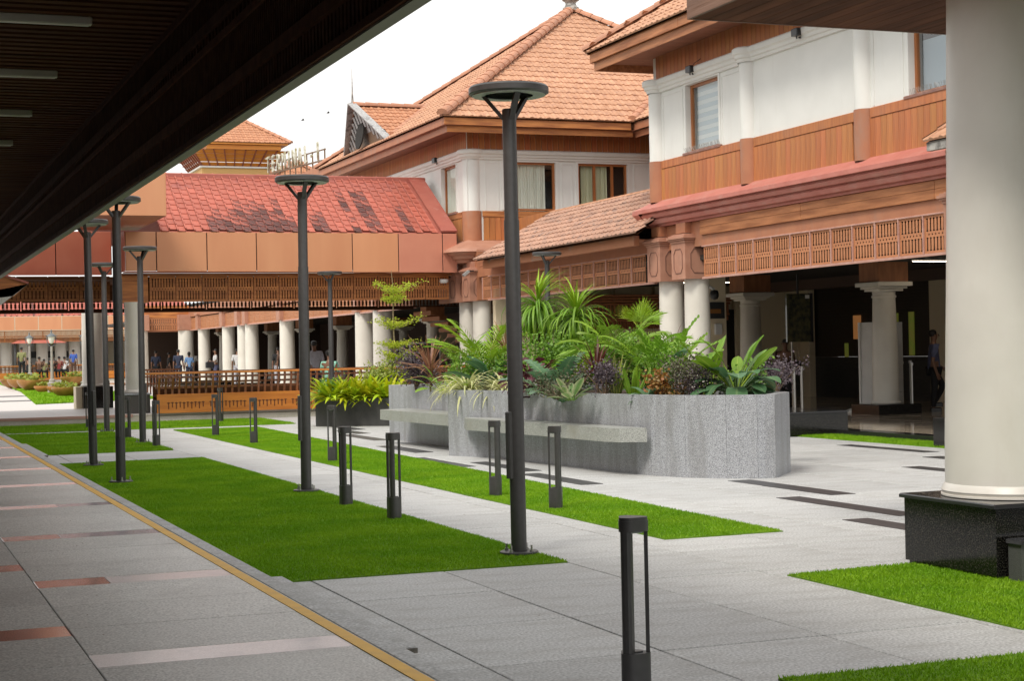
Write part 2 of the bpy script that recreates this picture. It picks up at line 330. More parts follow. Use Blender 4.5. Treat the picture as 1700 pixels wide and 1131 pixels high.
# dark inlay strips (x0,x1,y0,y1)
INL = [(9.38, 9.68, 15.05, 17.3), (8.75, 9.03, 12.9, 15.1), (8.15, 8.42, 10.5, 12.9), (14.05, 14.32, 20.05, 22.35), (12.2, 12.48, 15.7, 17.9), (7.72, 8.0, 17.8, 19.8),
       (7.95, 8.2, 20.2, 22.3), (7.5, 7.75, 21.5, 23.8), (9.3, 9.6, 33.3, 35.2), (8.5, 8.8, 29.0, 31.5), (8.0, 8.3, 25.0, 27.2), (8.9, 9.2, 31.6, 33.2), (12.9, 13.2, 13, 15.2), (13.5, 13.8, 17, 19.3)]
px, py = .985, 1.23
cells = []
ix = range(-1, 14)
for i in ix:
    for j in range(-7, 27):
        x0 = 2.87 + i * px; y0 = 9.1 + j * py + (.0 if i % 2 else .0)
        cells.append((y0 + x0 * .4, x0, y0))
cells.sort()
vis = [c for c in cells if c[2] > 5.2]; hid = [c for c in cells if c[2] <= 5.2]
sm = [mk(MB().bbox(0, px - .009, 0, py - .009, -.03, 0, .004), 'paving_slab', M_pave)]
for k, (_, x0, y0) in enumerate(vis[:300]):
    o = inst('paving_slab', sm[0], court, (x0 + .003, y0 + .003, random.uniform(-.0015, .0015)))
r = MB()
for _, x0, y0 in vis[300:] + hid: r.box(x0 + .003, x0 + px - .003, y0 + .003, y0 + py - .003, -.03, 0)
part('paving_slab_far', r, M_pave, court, kind='stuff')
for x0, x1, y0, y1 in INL:
    part('dark_inlay', MB().box(x0, x1, y0, y1, -.01, .005), M_dark_inlay, court)
# outer pavement beyond the slab field
r = MB(); r.box(16.66, 60, -6, 14.2, -.03, -.004); struct('pavement', r, M_pave)
r = MB(); r.box(-3, 16, 41.2, 41.6, -.03, -.002); struct('pavement_strip', r, M_pave)

M_stepdark = mat('stained_step_face', (.10, .09, .075), .9, (.20, .18, .15), 30)
# artificial lawns
import numpy as np
rng = np.random.default_rng(3)
def lawn(name, poly, dens, h=.019, w=.009, label=None):
    (xs, ys) = zip(*poly); x0, x1, y0, y1 = min(xs), max(xs), min(ys), max(ys)
    n = int((x1 - x0) * (y1 - y0) * dens); P = rng.uniform((x0, y0), (x1, y1), (n, 2))
    ins = np.zeros(n, bool); m = len(poly)
    for i in range(m):
        ax, ay = poly[i]; bx, by = poly[(i + 1) % m]
        c = ((ay > P[:, 1]) != (by > P[:, 1])) & (P[:, 0] < (bx - ax) * (P[:, 1] - ay) / ((by - ay) or 1e-9) + ax); ins ^= c
    P = P[ins]; n = len(P); a = rng.uniform(0, 2 * PI, n); ln = rng.uniform(.6, 1.25, n) * h; lean = rng.normal(0, .5, (n, 2)) * h
    lean[:, 1] -= .25 * h
    V = np.zeros((n, 3, 3)); dx = np.cos(a) * w / 2; dy = np.sin(a) * w / 2
    V[:, 0, 0] = P[:, 0] - dx; V[:, 0, 1] = P[:, 1] - dy; V[:, 1, 0] = P[:, 0] + dx; V[:, 1, 1] = P[:, 1] + dy; V[:, :2, 2] = .008
    V[:, 2, 0] = P[:, 0] + lean[:, 0]; V[:, 2, 1] = P[:, 1] + lean[:, 1]; V[:, 2, 2] = .008 + ln
    me = bpy.data.meshes.new(name); me.vertices.add(n * 3); me.vertices.foreach_set('co', V.ravel())
    me.loops.add(n * 3); me.loops.foreach_set('vertex_index', np.arange(n * 3)); me.polygons.add(n)
    me.polygons.foreach_set('loop_start', np.arange(0, n * 3, 3)); me.polygons.foreach_set('loop_total', np.full(n, 3)); me.update(); me.materials.append(M_lawn)
    o = bpy.data.objects.new(name, me); COL.objects.link(o); o['kind'] = 'stuff'; tag(o, label, 'lawn')
    b = MB().prism(poly, -.005, .009); part('turf_backing', b, M_lawnbase, o, world=False)
    return o
lawn('lawn', [(2.45, 11.42), (4.83, 11.42), (4.83, 26.0), (2.45, 25.8)], 7500, label='large bright green lawn strip with five lamp posts and bollards beside the kerb')
lawn('lawn', [(6.1, 12.35), (7.22, 12.35), (7.95, 36.2), (6.1, 36.2)], 6500, label='long narrow lawn strip holding four bollards in front of the granite planter')
lawn('lawn', [(5.87, 3), (9.0, 3), (9.0, 6.92), (5.4, 6.92), (4.0, 6.92), (4.0, 3)], 7000, label='corner of lawn cut off by the lower right frame edge')
lawn('lawn', [(5.87, 7.5), (6.9, 7.5), (9.0, 7.5), (9.0, 10.2), (5.87, 10.0)], 9000, label='small lawn patch at the foot of the black column pedestal')
lawn('lawn', [(2.45, 28.45), (4.8, 28.5), (4.8, 36.2), (2.45, 36.5)], 3500, .035, .012, label='far lawn square left of the path with two bollards on its edge')
lawn('lawn', [(-2, 37.6), (9.05, 37.2), (9.05, 40.9), (-2, 41.2)], 2500, .04, .014, label='thin lawn band along the foot of the stone base wall')
lawn('lawn', [(14.85, 20.0), (15.55, 20.0), (15.55, 25.2), (14.85, 25.2)], 3500, .035, .012, label='thin dark lawn sliver along the edge of the polished hall floor')

# ------------------------------------------------------------------ left platform
plat = bpy.data.objects.new('walkway_platform', None); COL.objects.link(plat); plat['kind'] = 'structure'
part('platform_core', MB().box(-9, 2.36, -6, 37.3, -.03, .118), M_grout, plat)
part('platform_edge', MB().bbox(2.30, 2.42, -6, 37.3, -.03, .1505, .008), M_pave, plat)
cntp = 0; rest = MB()
def pslab(x0, x1, y0, y1, m=None, nm='platform_slab'):
    part(nm, MB().bbox(x0 + .002, x1 - .002, y0 + .002, y1 - .002, .1, .150 + random.uniform(-.001, .001), .003), m or M_plat, plat)
for k in range(-3, 10):
    y0 = 7.95 + 2.93 * k
    if y0 > 36.5: break
    if k >= -1:
        if k == 0: pslab(.965, 2.30, y0, y0 + .36, M_pale_reflect_stripe, 'polished_stripe')
        elif k in (1, 2): pslab(.965, 1.42, y0, y0 + .36, M_red_stripe, 'polished_stripe'); pslab(1.42, 2.30, y0, y0 + .36, M_pale_reflect_stripe if k == 1 else M_grey_reflect_stripe, 'polished_stripe')
        elif k == 3: pslab(.965, 1.70, y0, y0 + .36, M_red_stripe, 'polished_stripe'); pslab(1.70, 2.30, y0, y0 + .36, M_grey_reflect_stripe, 'polished_stripe')
        else: pslab(.965, 2.30, y0, y0 + .36, M_red_stripe, 'polished_stripe')
        q = y0 + .36
        for i in range(3): pslab(.965, 2.30, q, q + 2.57 / 3); q += 2.57 / 3
        y1 = y0 + .98
        pslab(-.36, .962, y1, y1 + .36, M_red_stripe, 'polished_stripe'); q = y1 + .36
        for i in range(3): pslab(-.36, .962, q, q + 2.57 / 3); q += 2.57 / 3
    else:
        rest.box(-.36, 2.30, y0, y0 + 2.92, .1, .149)
rest.box(-9, -.362, -6, 37.3, .1, .149); rest.box(-.36, .962, 4.9, 6.0, .1, .1485)
part('platform_slab_rest', rest, M_plat, plat, kind='stuff')
part('yellow_line', MB().box(2.21, 2.285, -6, 37.2, .1, .1545), M_yellow, plat)
for a, b in ((8.17, 11.2), (27.2, 31.2)):
    part('step_slab', MB().bbox(2.425, 2.61, a, b, .045, .078, .006), M_pave, plat)
    part('step_riser', MB().box(2.425, 2.585, a + .02, b - .02, -.02, .045), M_stepdark, plat)
    part('step_end', MB().box(2.43, 2.605, a - .004, a - .001, .045, .072).box(2.43, 2.58, a + .014, a + .019, -.02, .045), M_stepdark, plat)

# ------------------------------------------------------------------ near-left canopy (we stand under it)
can = thing('walkway_canopy', 'dark timber canopy with slatted ceiling over the left walkway, hanging lattice fascia', 'canopy', (2.4, 20, 3.2))
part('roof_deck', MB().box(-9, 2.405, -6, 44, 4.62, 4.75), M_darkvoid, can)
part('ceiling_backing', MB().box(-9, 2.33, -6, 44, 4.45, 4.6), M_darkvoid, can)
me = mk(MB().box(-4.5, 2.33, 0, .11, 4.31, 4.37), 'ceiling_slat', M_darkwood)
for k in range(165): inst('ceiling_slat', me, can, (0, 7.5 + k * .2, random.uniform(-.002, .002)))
# fascia facing us: bands of upright slats between rails
for nm, z0, z1, t in (('bottom_rail', 3.215, 3.26, .10), ('lower_rail', 3.44, 3.52, .06), ('middle_rail', 3.83, 3.88, .05), ('upper_rail', 3.96, 4.04, .06), ('top_rail', 4.26, 4.33, .05)):
    part(nm, MB().box(2.36 - t / 2, 2.38, -6, 44, z0, z1), M_darkwood, can)
part('edge_trim', MB().box(2.33, 2.412, -6, 44, 3.20, 3.213), mat('grey_edge_trim', (.20, .19, .15), .5), can)
for z0, z1, w, p in ((3.262, 3.438, .045, .075), (3.522, 3.828, .03, .06), (4.042, 4.258, .03, .06), (3.882, 3.958, .05, .12)):
    b = MB(); y = 5
    while y < 44: b.box(2.35, 2.375, y, y + w, z0, z1); y += p
    part('upright_slats', b, M_darkwood, can, kind='stuff')
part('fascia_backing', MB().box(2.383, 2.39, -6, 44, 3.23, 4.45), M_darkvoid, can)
part('outer_fascia', MB().box(2.393, 2.41, -6, 44, 3.22, 4.62), M_wood, can)
bl = thing('batten_light', 'unlit ceiling batten light nearest the camera, under the dark slatted ceiling', 'ceiling light', (1.1, 13.46, 4.25), 'batten lights under the canopy ceiling')
p0 = atZ(152, 41, 4.25)
part('housing', MB().bbox(-1.3, p0.x - 1.1, -.05, .05, 0, .06, .008), M_lamp_off, bl, world=False)
part('diffuser', MB().box(-1.28, p0.x - 1.12, -.035, .035, -.008, -.001), M_lamp_off, bl, world=False)
part('stem', MB().box(-.7, -.66, -.02, .02, .061, .14), M_lamp_off, bl, world=False)
for k, lab in enumerate(('second unlit batten light counted from the upper left corner', 'third unlit batten light down the canopy ceiling', 'fourth unlit batten light, tiny at the left frame edge', 'farthest small batten light under the dark canopy')):
    copy_tree(bl, (1.1, 13.46 + 2.6 * (k + 1), 4.25), lab)
light_block_wall = MB(); light_block_wall.box(-9.2, -9, -6, 44, 0, 4.7)  # unseen wall, added to keep side light out of the walkway
o = part('inner_wall', light_block_wall, M_halldark); tag(o, 'unseen dark wall added to block light along the left walkway', 'wall')
light_block_wall = MB(); light_block_wall.box(-9, 2.5, -6.4, -6.2, 0, 4.7)  # added out of view to block light from behind
o = part('back_wall', light_block_wall, M_halldark); tag(o, 'unseen dark wall added behind the viewer to block light', 'wall')

# ------------------------------------------------------------------ lamp posts
def lamp_post():
    t = thing('lamp_post', '', 'lamp post', (4.68, 12.03, 0), 'ring-headed grey lamp posts in the courtyard')
    part('base_plate', MB().lathe([(.001, .012), (.15, .012), (.15, .03), (.145, .034), (.001, .034)], 28), M_lampgrey, t, True, False)
    for a in range(4):
        x = .115 * math.cos(a * PI / 2 + .5); y = .115 * math.sin(a * PI / 2 + .5)
        part('anchor_bolt', MB().lathe([(.016, .034), (.016, .05), (.009, .051), (.009, .085), (.001, .086)], 6, (x, y, 0)), M_steel, t, False, False)
    part('pole', MB().lathe([(.061, .03), (.061, 1.1), (.060, 2.6), (.055, 2.62), (.055, 3.47), (.050, 3.475), (.001, 3.475)], 28), M_lampgrey, t, True, False)
    part('access_door', MB().bbox(-.085, -.03, -.03, .03, .6, 1.12, .008), M_lampgrey, t, False, False)
    for k in range(3):
        a = 2 * PI * k / 3 + .35; c, s = math.cos(a), math.sin(a)
        part('bracket_arm', MB().beam((.045 * c, .045 * s, 3.40), (.20 * c, .20 * s, 3.585), .045, .028), M_lampgrey, t, False, False)
    part('ring_head', MB().lathe([(.17, 3.60), (.185, 3.585), (.295, 3.585), (.312, 3.595), (.312, 3.635), (.30, 3.65), (.18, 3.65), (.17, 3.64), (.17, 3.60)], 48), M_lampgrey, t, True, False)
    part('diffuser', MB().lathe([(.19, 3.5835), (.19, 3.577), (.285, 3.577), (.285, 3.5835)], 48), M_ledglass, t, True, False)
    return t
lp = lamp_post()
lp['label'] = 'tallest nearest lamp post, bolted at the front corner of the big lawn'
lp.rotation_euler = (0, R(-.15), .15)
LPS = [((4.67, 18.74, 0), 'lamp post halfway along the big lawn, right of the path edge bollards'),
       ((2.95, 21.5, 0), 'lamp post by the yellow line whose head touches the dark canopy edge'),
       ((3.05, 25.1, 0), 'lamp post at the far left end of the big lawn, ring partly behind canopy'),
       ((4.68, 31.12, 0), 'lamp post on the far lawn square between two bollards'),
       ((4.73, 36.49, 0), 'smallest lamp post at the back corner of the far lawn square'),
       ((10.75, 40.3, 0), 'pale lamp post against the timber lattice bridge behind the croton bed'),
       ((13.39, 32.46, 0), 'lamp post rising behind the grassy dracaena heads of the planter')]
for i, (l, lab) in enumerate(LPS):
    c = copy_tree(lp, l, lab, .15 + i * .9); c.rotation_euler = (0, R((.35, .1, 1.0, -.2, .1, 0, .1)[i]), .15 + i * .9)

# ------------------------------------------------------------------ bollards
def bollard():
    t = thing('bollard_light', '', 'bollard', (3.2, 6.85, 0), 'slender dark bollard lights on the lawns')
    def D(r, n=10):      # rounded triangle-ish outline
        pts = []
        for k in range(n * 3):
            a = 2 * PI * k / (n * 3); rr = .067 * (1 + .14 * math.cos(3 * a + .4)); pts.append((rr * math.cos(a) * r, rr * math.sin(a) * r))
        return pts
    part('base', MB().prism(D(1), 0, .215), M_lampgrey, t, True, False)
    part('base_lip', MB().prism(D(.55), .2155, .222), M_lampgrey, t, True, False)
    part('head', MB().prism(D(1), .765, .815).prism(D(.96), .815, .83), M_lampgrey, t, True, False)
    part('led_plate', MB().prism(D(.7), .757, .7645), M_ledglass, t, True, False)
    a = R(-127.6); c_, s_ = math.cos(a), math.sin(a)
    part('main_upright', MB().prism([(c_ * q - s_ * w_, s_ * q + c_ * w_) for q, w_ in ((.022, -.018), (.022, .018), (.058, .026), (.071, .015), (.0745, 0), (.071, -.015), (.058, -.026))], .2155, .765), M_lampgrey, t, False, False)
    for a in (R(-7.6), R(112.4)):
        part('thin_upright', MB().beam((.064 * math.cos(a), .064 * math.sin(a), .2155), (.064 * math.cos(a), .064 * math.sin(a), .765), .022, .018, (math.cos(a), math.sin(a), 0)), M_lampgrey, t, False, False)
    return t
bo = bollard(); bo['label'] = 'large foreground bollard cut off by the bottom frame edge'
bo.location = (3.21, 6.84, 0); bo.rotation_euler = (0, 0, R(-17))
BOS = [((4.64, 15.2), 'right bollard of the pair on the big lawn edge', 12), ((4.62, 16.85), 'bollard left of its twin on the big lawn edge, nearer the middle lamp post', 12),
       ((6.34, 16.95), 'bollard left of the tallest lamp post in front of the granite bench', 35), ((6.35, 15.27), 'bollard just right of the tallest lamp post on the narrow lawn', 35),
       ((6.34, 23.8), 'bollard standing in front of the dark planter on the narrow lawn', 70), ((6.43, 29.59), 'bollard in front of the orange band, right of the overlapping pair', 75),
       ((6.41, 33.04), 'nearer bollard of the overlapping pair before the orange band', 75), ((4.7, 29.69), 'bollard at the right tip of the far lawn square', 20),
       ((4.7, 33.18), 'bollard on the far lawn square edge in front of the grey pedestal', 80), ((7.78, 39.49), 'farther bollard of the overlapping pair before the orange band', 20),
       ((4.62, 38.7), 'far bollard half hidden by the two left lamp posts', 40)]
for (x, y), lab, a in BOS: copy_tree(bo, (x, y, 0), lab, R(a))

# ------------------------------------------------------------------ near column and porch roof (right)
col = thing('near_column', 'huge cream round column on black granite pedestal at right frame edge', 'column', (7.44, 9.62, 0))
part('pedestal', MB().box(6.93, 7.97, 9.1, 10.14, .03, .478), M_blackgr, col)
part('pedestal_plinth', MB().box(6.95, 7.95, 9.12, 10.12, -.01, .03), M_honed, col)
part('pedestal_nosing', MB().bbox(6.90, 8.0, 9.07, 10.17, .479, .508, .008), M_blackedge, col)
r0 = .460
part('shaft', MB().lathe([(r0 - .02, .509), (r0 + .012, .52), (r0 + .028, .55), (r0 + .012, .585), (r0, .60), (r0 - .004, .9), (r0 - .045, 2.3), (r0 - .085, 4.25)], 64, (7.475, 9.62, 0)), M_bigcol, col, True)
part('base_fillet', MB().lathe([(r0 + .005, .5085), (r0 + .03, .513), (r0 + .03, .525), (r0 - .01, .53)], 64, (7.475, 9.62, 0)), M_bigcol, col, True)
st = thing('stone_block', 'low grey granite block with black top beside the black pedestal', 'stone block', (7.5, 9.0, 0))
part('body', MB().box(6.99, 9.2, 8.92, 9.055, -.01, .255), M_honed, st)
part('cap', MB().bbox(6.97, 9.22, 8.90, 9.06, .257, .285, .005), M_blackedge, st)
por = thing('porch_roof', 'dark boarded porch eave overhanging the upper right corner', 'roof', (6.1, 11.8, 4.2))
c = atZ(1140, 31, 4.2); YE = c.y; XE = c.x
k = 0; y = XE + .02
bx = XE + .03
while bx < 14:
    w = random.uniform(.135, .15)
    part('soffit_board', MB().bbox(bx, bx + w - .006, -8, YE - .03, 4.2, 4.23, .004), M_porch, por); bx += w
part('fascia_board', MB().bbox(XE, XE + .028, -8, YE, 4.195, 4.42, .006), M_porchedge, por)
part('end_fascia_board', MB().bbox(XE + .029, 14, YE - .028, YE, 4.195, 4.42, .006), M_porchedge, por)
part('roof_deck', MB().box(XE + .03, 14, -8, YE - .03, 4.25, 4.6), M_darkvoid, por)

# ------------------------------------------------------------------ roof tiles
PROF = [(0, 0), (.12, .018), (.3, .03), (.45, .018), (.55, .006), (.8, .010), (1, .0)]
def roof_face(parent, A, B, Cc, D, m, ch=.33, tw=.24, thick=.022, name='tile_course', under=None):
    """A,B: eave left to right; D,C: top left to right."""
    A, B, Cc, D = map(Vector, (A, B, Cc, D)); u = (B - A).normalized(); dd = D - A
    v = (dd - u * dd.dot(u)); Sl = v.length; v.normalize(); n = u.cross(v).normalized()
    if n.z < 0: n = -n
    lx = (D - A).dot(u); rx = (Cc - A).dot(u); Lb = (B - A).length
    nc = max(1, round(Sl / ch)); h = Sl / nc
    for i in range(nc):
        t = (i + .0) / nc; x0 = lx * t; x1 = Lb + (rx - Lb) * t
        k0 = math.floor(x0 / tw); k1 = math.ceil(x1 / tw)
        if x1 - x0 < .05: continue
        mb = MB(); xs = []
        for k in range(k0, k1):
            j = random.uniform(-.004, .004); j2 = random.uniform(-.003, .006)
            for q, (a, hh) in enumerate(PROF):
                x = (k + a) * tw
                x = max(x0, min(x1, x)); xs.append((x, hh + j2, j))
        vs = []; fs = []
        for x, hh, j in xs:
            p = A + u * x + v * (i * h)
            vs += [p + n * 0 - v * .01, p + n * (hh + thick) + v * (j - .01), p + n * hh + v * (h + .01)]
        for q in range(len(xs) - 1):
            a, b = q * 3, q * 3 + 3
            fs += [(a, b, b + 1, a + 1), (a + 1, b + 1, b + 2, a + 2)]
        mb.add(vs, fs); me = mb.mesh(name); me.materials.append(m)
        o = bpy.data.objects.new(name, me); COL.objects.link(o); o.parent = parent; o.location = -off(parent)
    mb = MB(); mb.add([A - n * .04, B - n * .04, Cc - n * .04, D - n * .04], [(0, 1, 2, 3)])
    part('roof_board', mb, under or M_darkwood, parent)
def ridge_line(parent, A, B, m, r=.12, step=.36, name='ridge_tile'):
    A, B = Vector(A), Vector(B); d = B - A; L = d.length; n = max(1, round(L / step)); s = L / n; d.normalize()
    mb = MB(); vs = []; fs = []; K = 8
    for t, rr in ((0, r * 1.12), (s * .12, r * 1.14), (s * 1.06, r * .94)):
        for k in range(K + 1): a = PI * k / K - .15 * (1 - 2 * k / K); vs.append((t, rr * math.cos(a), rr * math.sin(a) * .85))
    for i in range(2):
        for k in range(K): a = i * (K + 1) + k; fs.append((a, a + 1, a + K + 2, a + K + 1))
    fs.append(tuple(range(K + 1)))
    mb.add(vs, fs); me = mb.mesh(name); me.materials.append(m)
    q = d.to_track_quat('X', 'Z').to_euler()
    for i in range(n): inst(name, me, parent, A + d * (s * i), q)

# ------------------------------------------------------------------ carved lattice panels
def slot_panel(w, h, n, m, thick=.006, mid=True, marg=.03, name='lattice_panel', hole=.40):
    """panel in x (width) z (height), y thickness; real through-slots with forked ends."""
    mb = MB(); p = (w - 2 * marg) / n
    def strip(xc, pw, prof):      # prof (z, halfwidth) of the hole ; fills cell xc-pw/2..xc+pw/2
        for sgn in (-1, 1):
            e = xc + sgn * pw / 2
            for (za, wa), (zb, wb) in zip(prof[:-1], prof[1:]):
                a = xc + sgn * wa; b = xc + sgn * wb
                mb.add([(e, 0, za), (a, 0, za), (b, 0, zb), (e, 0, zb), (a, thick, za), (b, thick, zb)], [(0, 1, 2, 3), (1, 4, 5, 2)])
    def solid(z0, z1, x0=marg, x1=w - marg): mb.add([(x0, 0, z0), (x1, 0, z0), (x1, 0, z1), (x0, 0, z1)], [(0, 1, 2, 3)])
    hw = p * hole / 2; H = h
    if mid: bands = [(marg, H * .455), (H * .545, H - marg)]
    else: bands = [(marg, H - marg)]
    for z0, z1 in bands:
        g = (z1 - z0) * .06; solid(z0, z0 + g); solid(z1 - g, z1); z0 += g; z1 -= g; e = p * .45
        for k in range(n):
            strip(marg + p * (k + .5), p, [(z0, 0), (z0 + e * .35, hw * 2.0), (z0 + e * .8, hw * 1.0), (z0 + e, hw), (z1 - e, hw), (z1 - e * .8, hw), (z1 - e * .35, hw * 2.0), (z1, 0)])
    if mid:
        z0, z1 = H * .455, H * .545; zc = (z0 + z1) / 2; r = p * .24
        solid(z0, z1, marg, marg + p * .5); solid(z0, z1, w - marg - p * .5, w - marg)
        for k in range(n - 1):
            strip(marg + p * (k + 1), p, [(z0, 0), (zc - r, 0), (zc, r), (zc + r, 0), (z1, 0)])
    # frame
    mb.box(0, marg, -.008, thick, 0, H).box(w - marg, w, -.008, thick, 0, H).box(marg, w - marg, -.008, thick, 0, marg).box(marg, w - marg, -.008, thick, H - marg, H)
    me = mb.mesh(name); me.materials.append(m); return me
def capital(parent, cx, cy, s=.60, z0=2.93, face=M_pinkcap):
    """boxed pink column head with stepped cornice and sunk octagonal panels"""
    h = s / 2; mb = MB(); mb.box(cx - h, cx + h, cy - h, cy + h, z0, z0 + .72)
    o = part('column_head', mb, face, parent)
    mb = MB()
    for z, e, t in ((.722, .02, .045), (.768, .05, .03), (.80, .075, .045), (.846, .045, .03), (.877, .0, .02)):
        mb.bbox(cx - h - e, cx + h + e, cy - h - e, cy + h + e, z0 + z, z0 + z + t, .006)
    part('head_moulding', mb, face, parent)
    for (nx, ny) in ((-1, 0), (0, -1)):
        pts = []
        w = s * .30; zz0 = z0 + .12; zz1 = z0 + .60; c_ = .10
        pts = [(-w + c_ * .7, zz0), (w - c_ * .7, zz0), (w, zz0 + c_), (w, zz1 - c_), (w - c_ * .7, zz1), (-w + c_ * .7, zz1), (-w, zz1 - c_), (-w, zz0 + c_)]
        mb = MB()
        for i in range(8):
            a = pts[i]; b = pts[(i + 1) % 8]
            P = lambda t, o: (cx + nx * (h + o) + (-ny) * t[0], cy + ny * (h + o) + nx * t[0], t[1])
            mb.beam(P(a, .004), P(b, .004), .014, .014, (nx, ny, 0))
        part('head_panel_moulding', mb, mat('groove_shadow_paint', (.20, .10, .07), .7), parent)
def column(parent, cx, cy, r=.26, z0=.45, z1=2.93, m=M_cream, ped=True):
    part('column', MB().lathe([(r + .03, z0), (r + .05, z0 + .03), (r + .03, z0 + .07), (r, z0 + .09), (r, z0 + 1), (r * .96, z1 - .001)], 32, (cx, cy, 0)), m, parent, True)
    if ped: part('column_pedestal', MB().bbox(cx - r * 2, cx + r * 2, cy - r * 2, cy + r * 2, -.02, z0 - .002, .01), M_blackgr, parent)

# ================================================================== near two-storey wing (right)
FX = 15.2
wing = thing('terminal_wing', 'nearest two-storey white and timber wing above the lattice-fronted hall', 'building', (FX, 25, 0))
# --- walls of the upper floor
part('wall', MB().box(FX, FX + .25, 15, 19.74, 5.40, 6.80).box(FX, FX + .25, 21.86, 28.04, 5.40, 6.80).box(FX, FX + .25, 29.44, 30.9, 5.40, 6.80)
     .box(FX, FX + .25, 15, 30.9, 6.801, 7.03).box(FX + .02, FX + .25, 15, 30.9, 7.031, 7.56).box(FX + .02, FX + .25, 15, 30.9, 4.3, 5.399).box(FX + .251, 27, 30.6, 30.9, 4.3, 7.56), M_white, wing)
# boards, lower band (z 4.62-5.24) and upper band (z 7.1-7.55)
bmL = mk(MB().bbox(-.03, 0, 0, .158, 4.60, 5.235, .004), 'board', M_wood); bmU = mk(MB().bbox(-.02, 0, 0, .158, 7.09, 7.56, .004), 'upper_board', M_wood)
pil = [(30.72, .20), (26.92, .19), (23.12, .19), (19.3, .19)]
y = 15.2
while y < 30.55:
    if all(abs(y + .08 - p) > .25 for p, _ in pil): inst('board', bmL, wing, (FX - .001, y, 0))
    inst('upper_board', bmU, wing, (FX + .0, y, 0)); y += .165
for (ya, yb) in ((15, 19.08), (19.52, 22.9), (23.34, 26.7), (27.14, 30.5)):
    part('cap_board', MB().bbox(FX - .045, FX, ya, yb, 5.24, 5.40, .01), M_wood, wing)
for p, rr in pil:
    part('half_round_pilaster', MB().lathe([(rr, 5.401), (rr, 6.82)], 16, (FX + .03, p, 0), PI / 2, 3 * PI / 2), M_white, wing, True)
    part('pilaster_foot', MB().lathe([(rr + .012, 4.56), (rr + .012, 5.40), (.001, 5.4005)], 16, (FX + .03, p, 0), PI / 2, 3 * PI / 2), M_terra, wing, True)
corn = [(0, 6.80), (.05, 6.81), (.06, 6.86), (.09, 6.88), (.10, 6.93), (.14, 6.96), (.145, 7.0), (.15, 7.04), (.12, 7.07), (0, 7.08)]
part('white_cornice', MB().extrude_prof(corn, (FX, 15), (FX, 30.95), (-1, 0)), M_white, wing)
for p, rr in pil:
    part('cornice_swell', MB().lathe([(rr + .03, 6.805), (rr + .05, 6.86), (rr + .08, 6.88), (rr + .09, 6.93), (rr + .125, 6.96), (rr + .13, 7.05), (rr + .1, 7.075), (.01, 7.085)], 16, (FX + .03, p, 0), PI / 2, 3 * PI / 2), M_white, wing, True)
# thin raised panel mouldings on white wall
for (ya, yb, za, zb) in ((29.55, 30.45, 5.42, 6.74), (27.2, 27.95, 5.42, 6.74), (22.0, 22.85, 5.42, 6.74)):
    part('wall_moulding', MB().box(FX - .012, FX, ya, ya + .03, za, zb).box(FX - .012, FX, yb - .03, yb, za, zb).box(FX - .0118, FX, ya + .031, yb - .031, zb - .03, zb), M_white, wing)
def window_x(parent, ya, yb, za, zb, curtain, X=FX, refl=M_glass, mull=()):
    """window in a wall facing -X"""
    w = part('window', MB().box(X - .02, X + .16, ya - .07, ya, za, zb + .06).box(X - .02, X + .16, yb, yb + .07, za, zb + .06).box(X - .02, X + .16, ya, yb, zb, zb + .06), M_white, parent)
    part('frame', MB().box(X + .10, X + .16, ya, ya + .06, za, zb).box(X + .10, X + .16, yb - .06, yb, za, zb).box(X + .10, X + .16, ya + .061, yb - .061, zb - .06, zb).box(X + .10, X + .16, ya + .061, yb - .061, za, za + .05), M_winwood, w)
    for q in mull: part('mullion', MB().box(X + .09, X + .15, q - .03, q + .03, za + .051, zb - .061), M_winwood, w)
    part('pane', MB().add([(X + .125, ya + .062, za + .052), (X + .125, yb - .062, za + .052), (X + .125, yb - .062, zb - .062), (X + .125, ya + .062, zb - .062)], [(0, 1, 2, 3)]), refl, w)
    if curtain: curtain_mesh(w, ya + .05, yb - .05, za, zb, X + .18, True, curtain)
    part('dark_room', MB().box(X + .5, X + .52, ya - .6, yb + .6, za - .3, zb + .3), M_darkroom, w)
    part('sill', MB().bbox(X - .06, X + .10, ya - .1, yb + .1, za - .05, za - .002, .01), mat('weathered_sill', (.32, .17, .13), .8, (.22, .12, .10), 9, bump=.2), w)
    return w
def curtain_mesh(w, a, b, za, zb, c, alongy, m):
    mb = MB(); n = 60; vs = []
    for i in range(n + 1):
        t = a + (b - a) * i / n; o = c + .035 * math.sin(i * 1.9) + .012 * math.sin(i * .7)
        for z in (za, zb): vs.append((o, t, z) if alongy else (t, o, z))
    mb.add(vs, [(2 * i, 2 * i + 2, 2 * i + 3, 2 * i + 1) for i in range(n)]); part('curtain', mb, m, w, True)
zw = window_x(wing, 28.06, 29.42, 5.44, 6.78, None, refl=M_glassr)
for i in range(16): part('blind_band', MB().box(FX + .22, FX + .225, 28.1, 29.38, 5.44 + i * .085, 5.44 + i * .085 + .083), mat('blind_band_white', (.80, .80, .76), .8) if i % 2 else mat('blind_band_grey', (.58, .64, .66), .8), zw)
window_x(wing, 19.75, 21.85, 5.44, 6.78, None, refl=M_glassr)
# blind behind the near window
part('roller_blind', MB().box(FX + .22, FX + .24, 19.8, 21.8, 5.5, 6.3), mat('grey_blue_blind', (.36, .42, .46), .6), wing)
def spikes(parent, pts):
    mb = MB()
    for p in pts:
        for k in range(2):
            a = random.uniform(-.5, .5); q = (p[0] - .03 + random.uniform(-.04, .02), p[1] + a * .1, p[2] + .13); mb.beam(p, q, .003, .003)
    part('bird_spikes', mb, M_steel, parent, kind='stuff')
spikes(wing, [(FX - .02, 28.0 + i * .03, 5.40) for i in range(48)] + [(FX - .02, 20.0 + i * .03, 5.40) for i in range(60)])
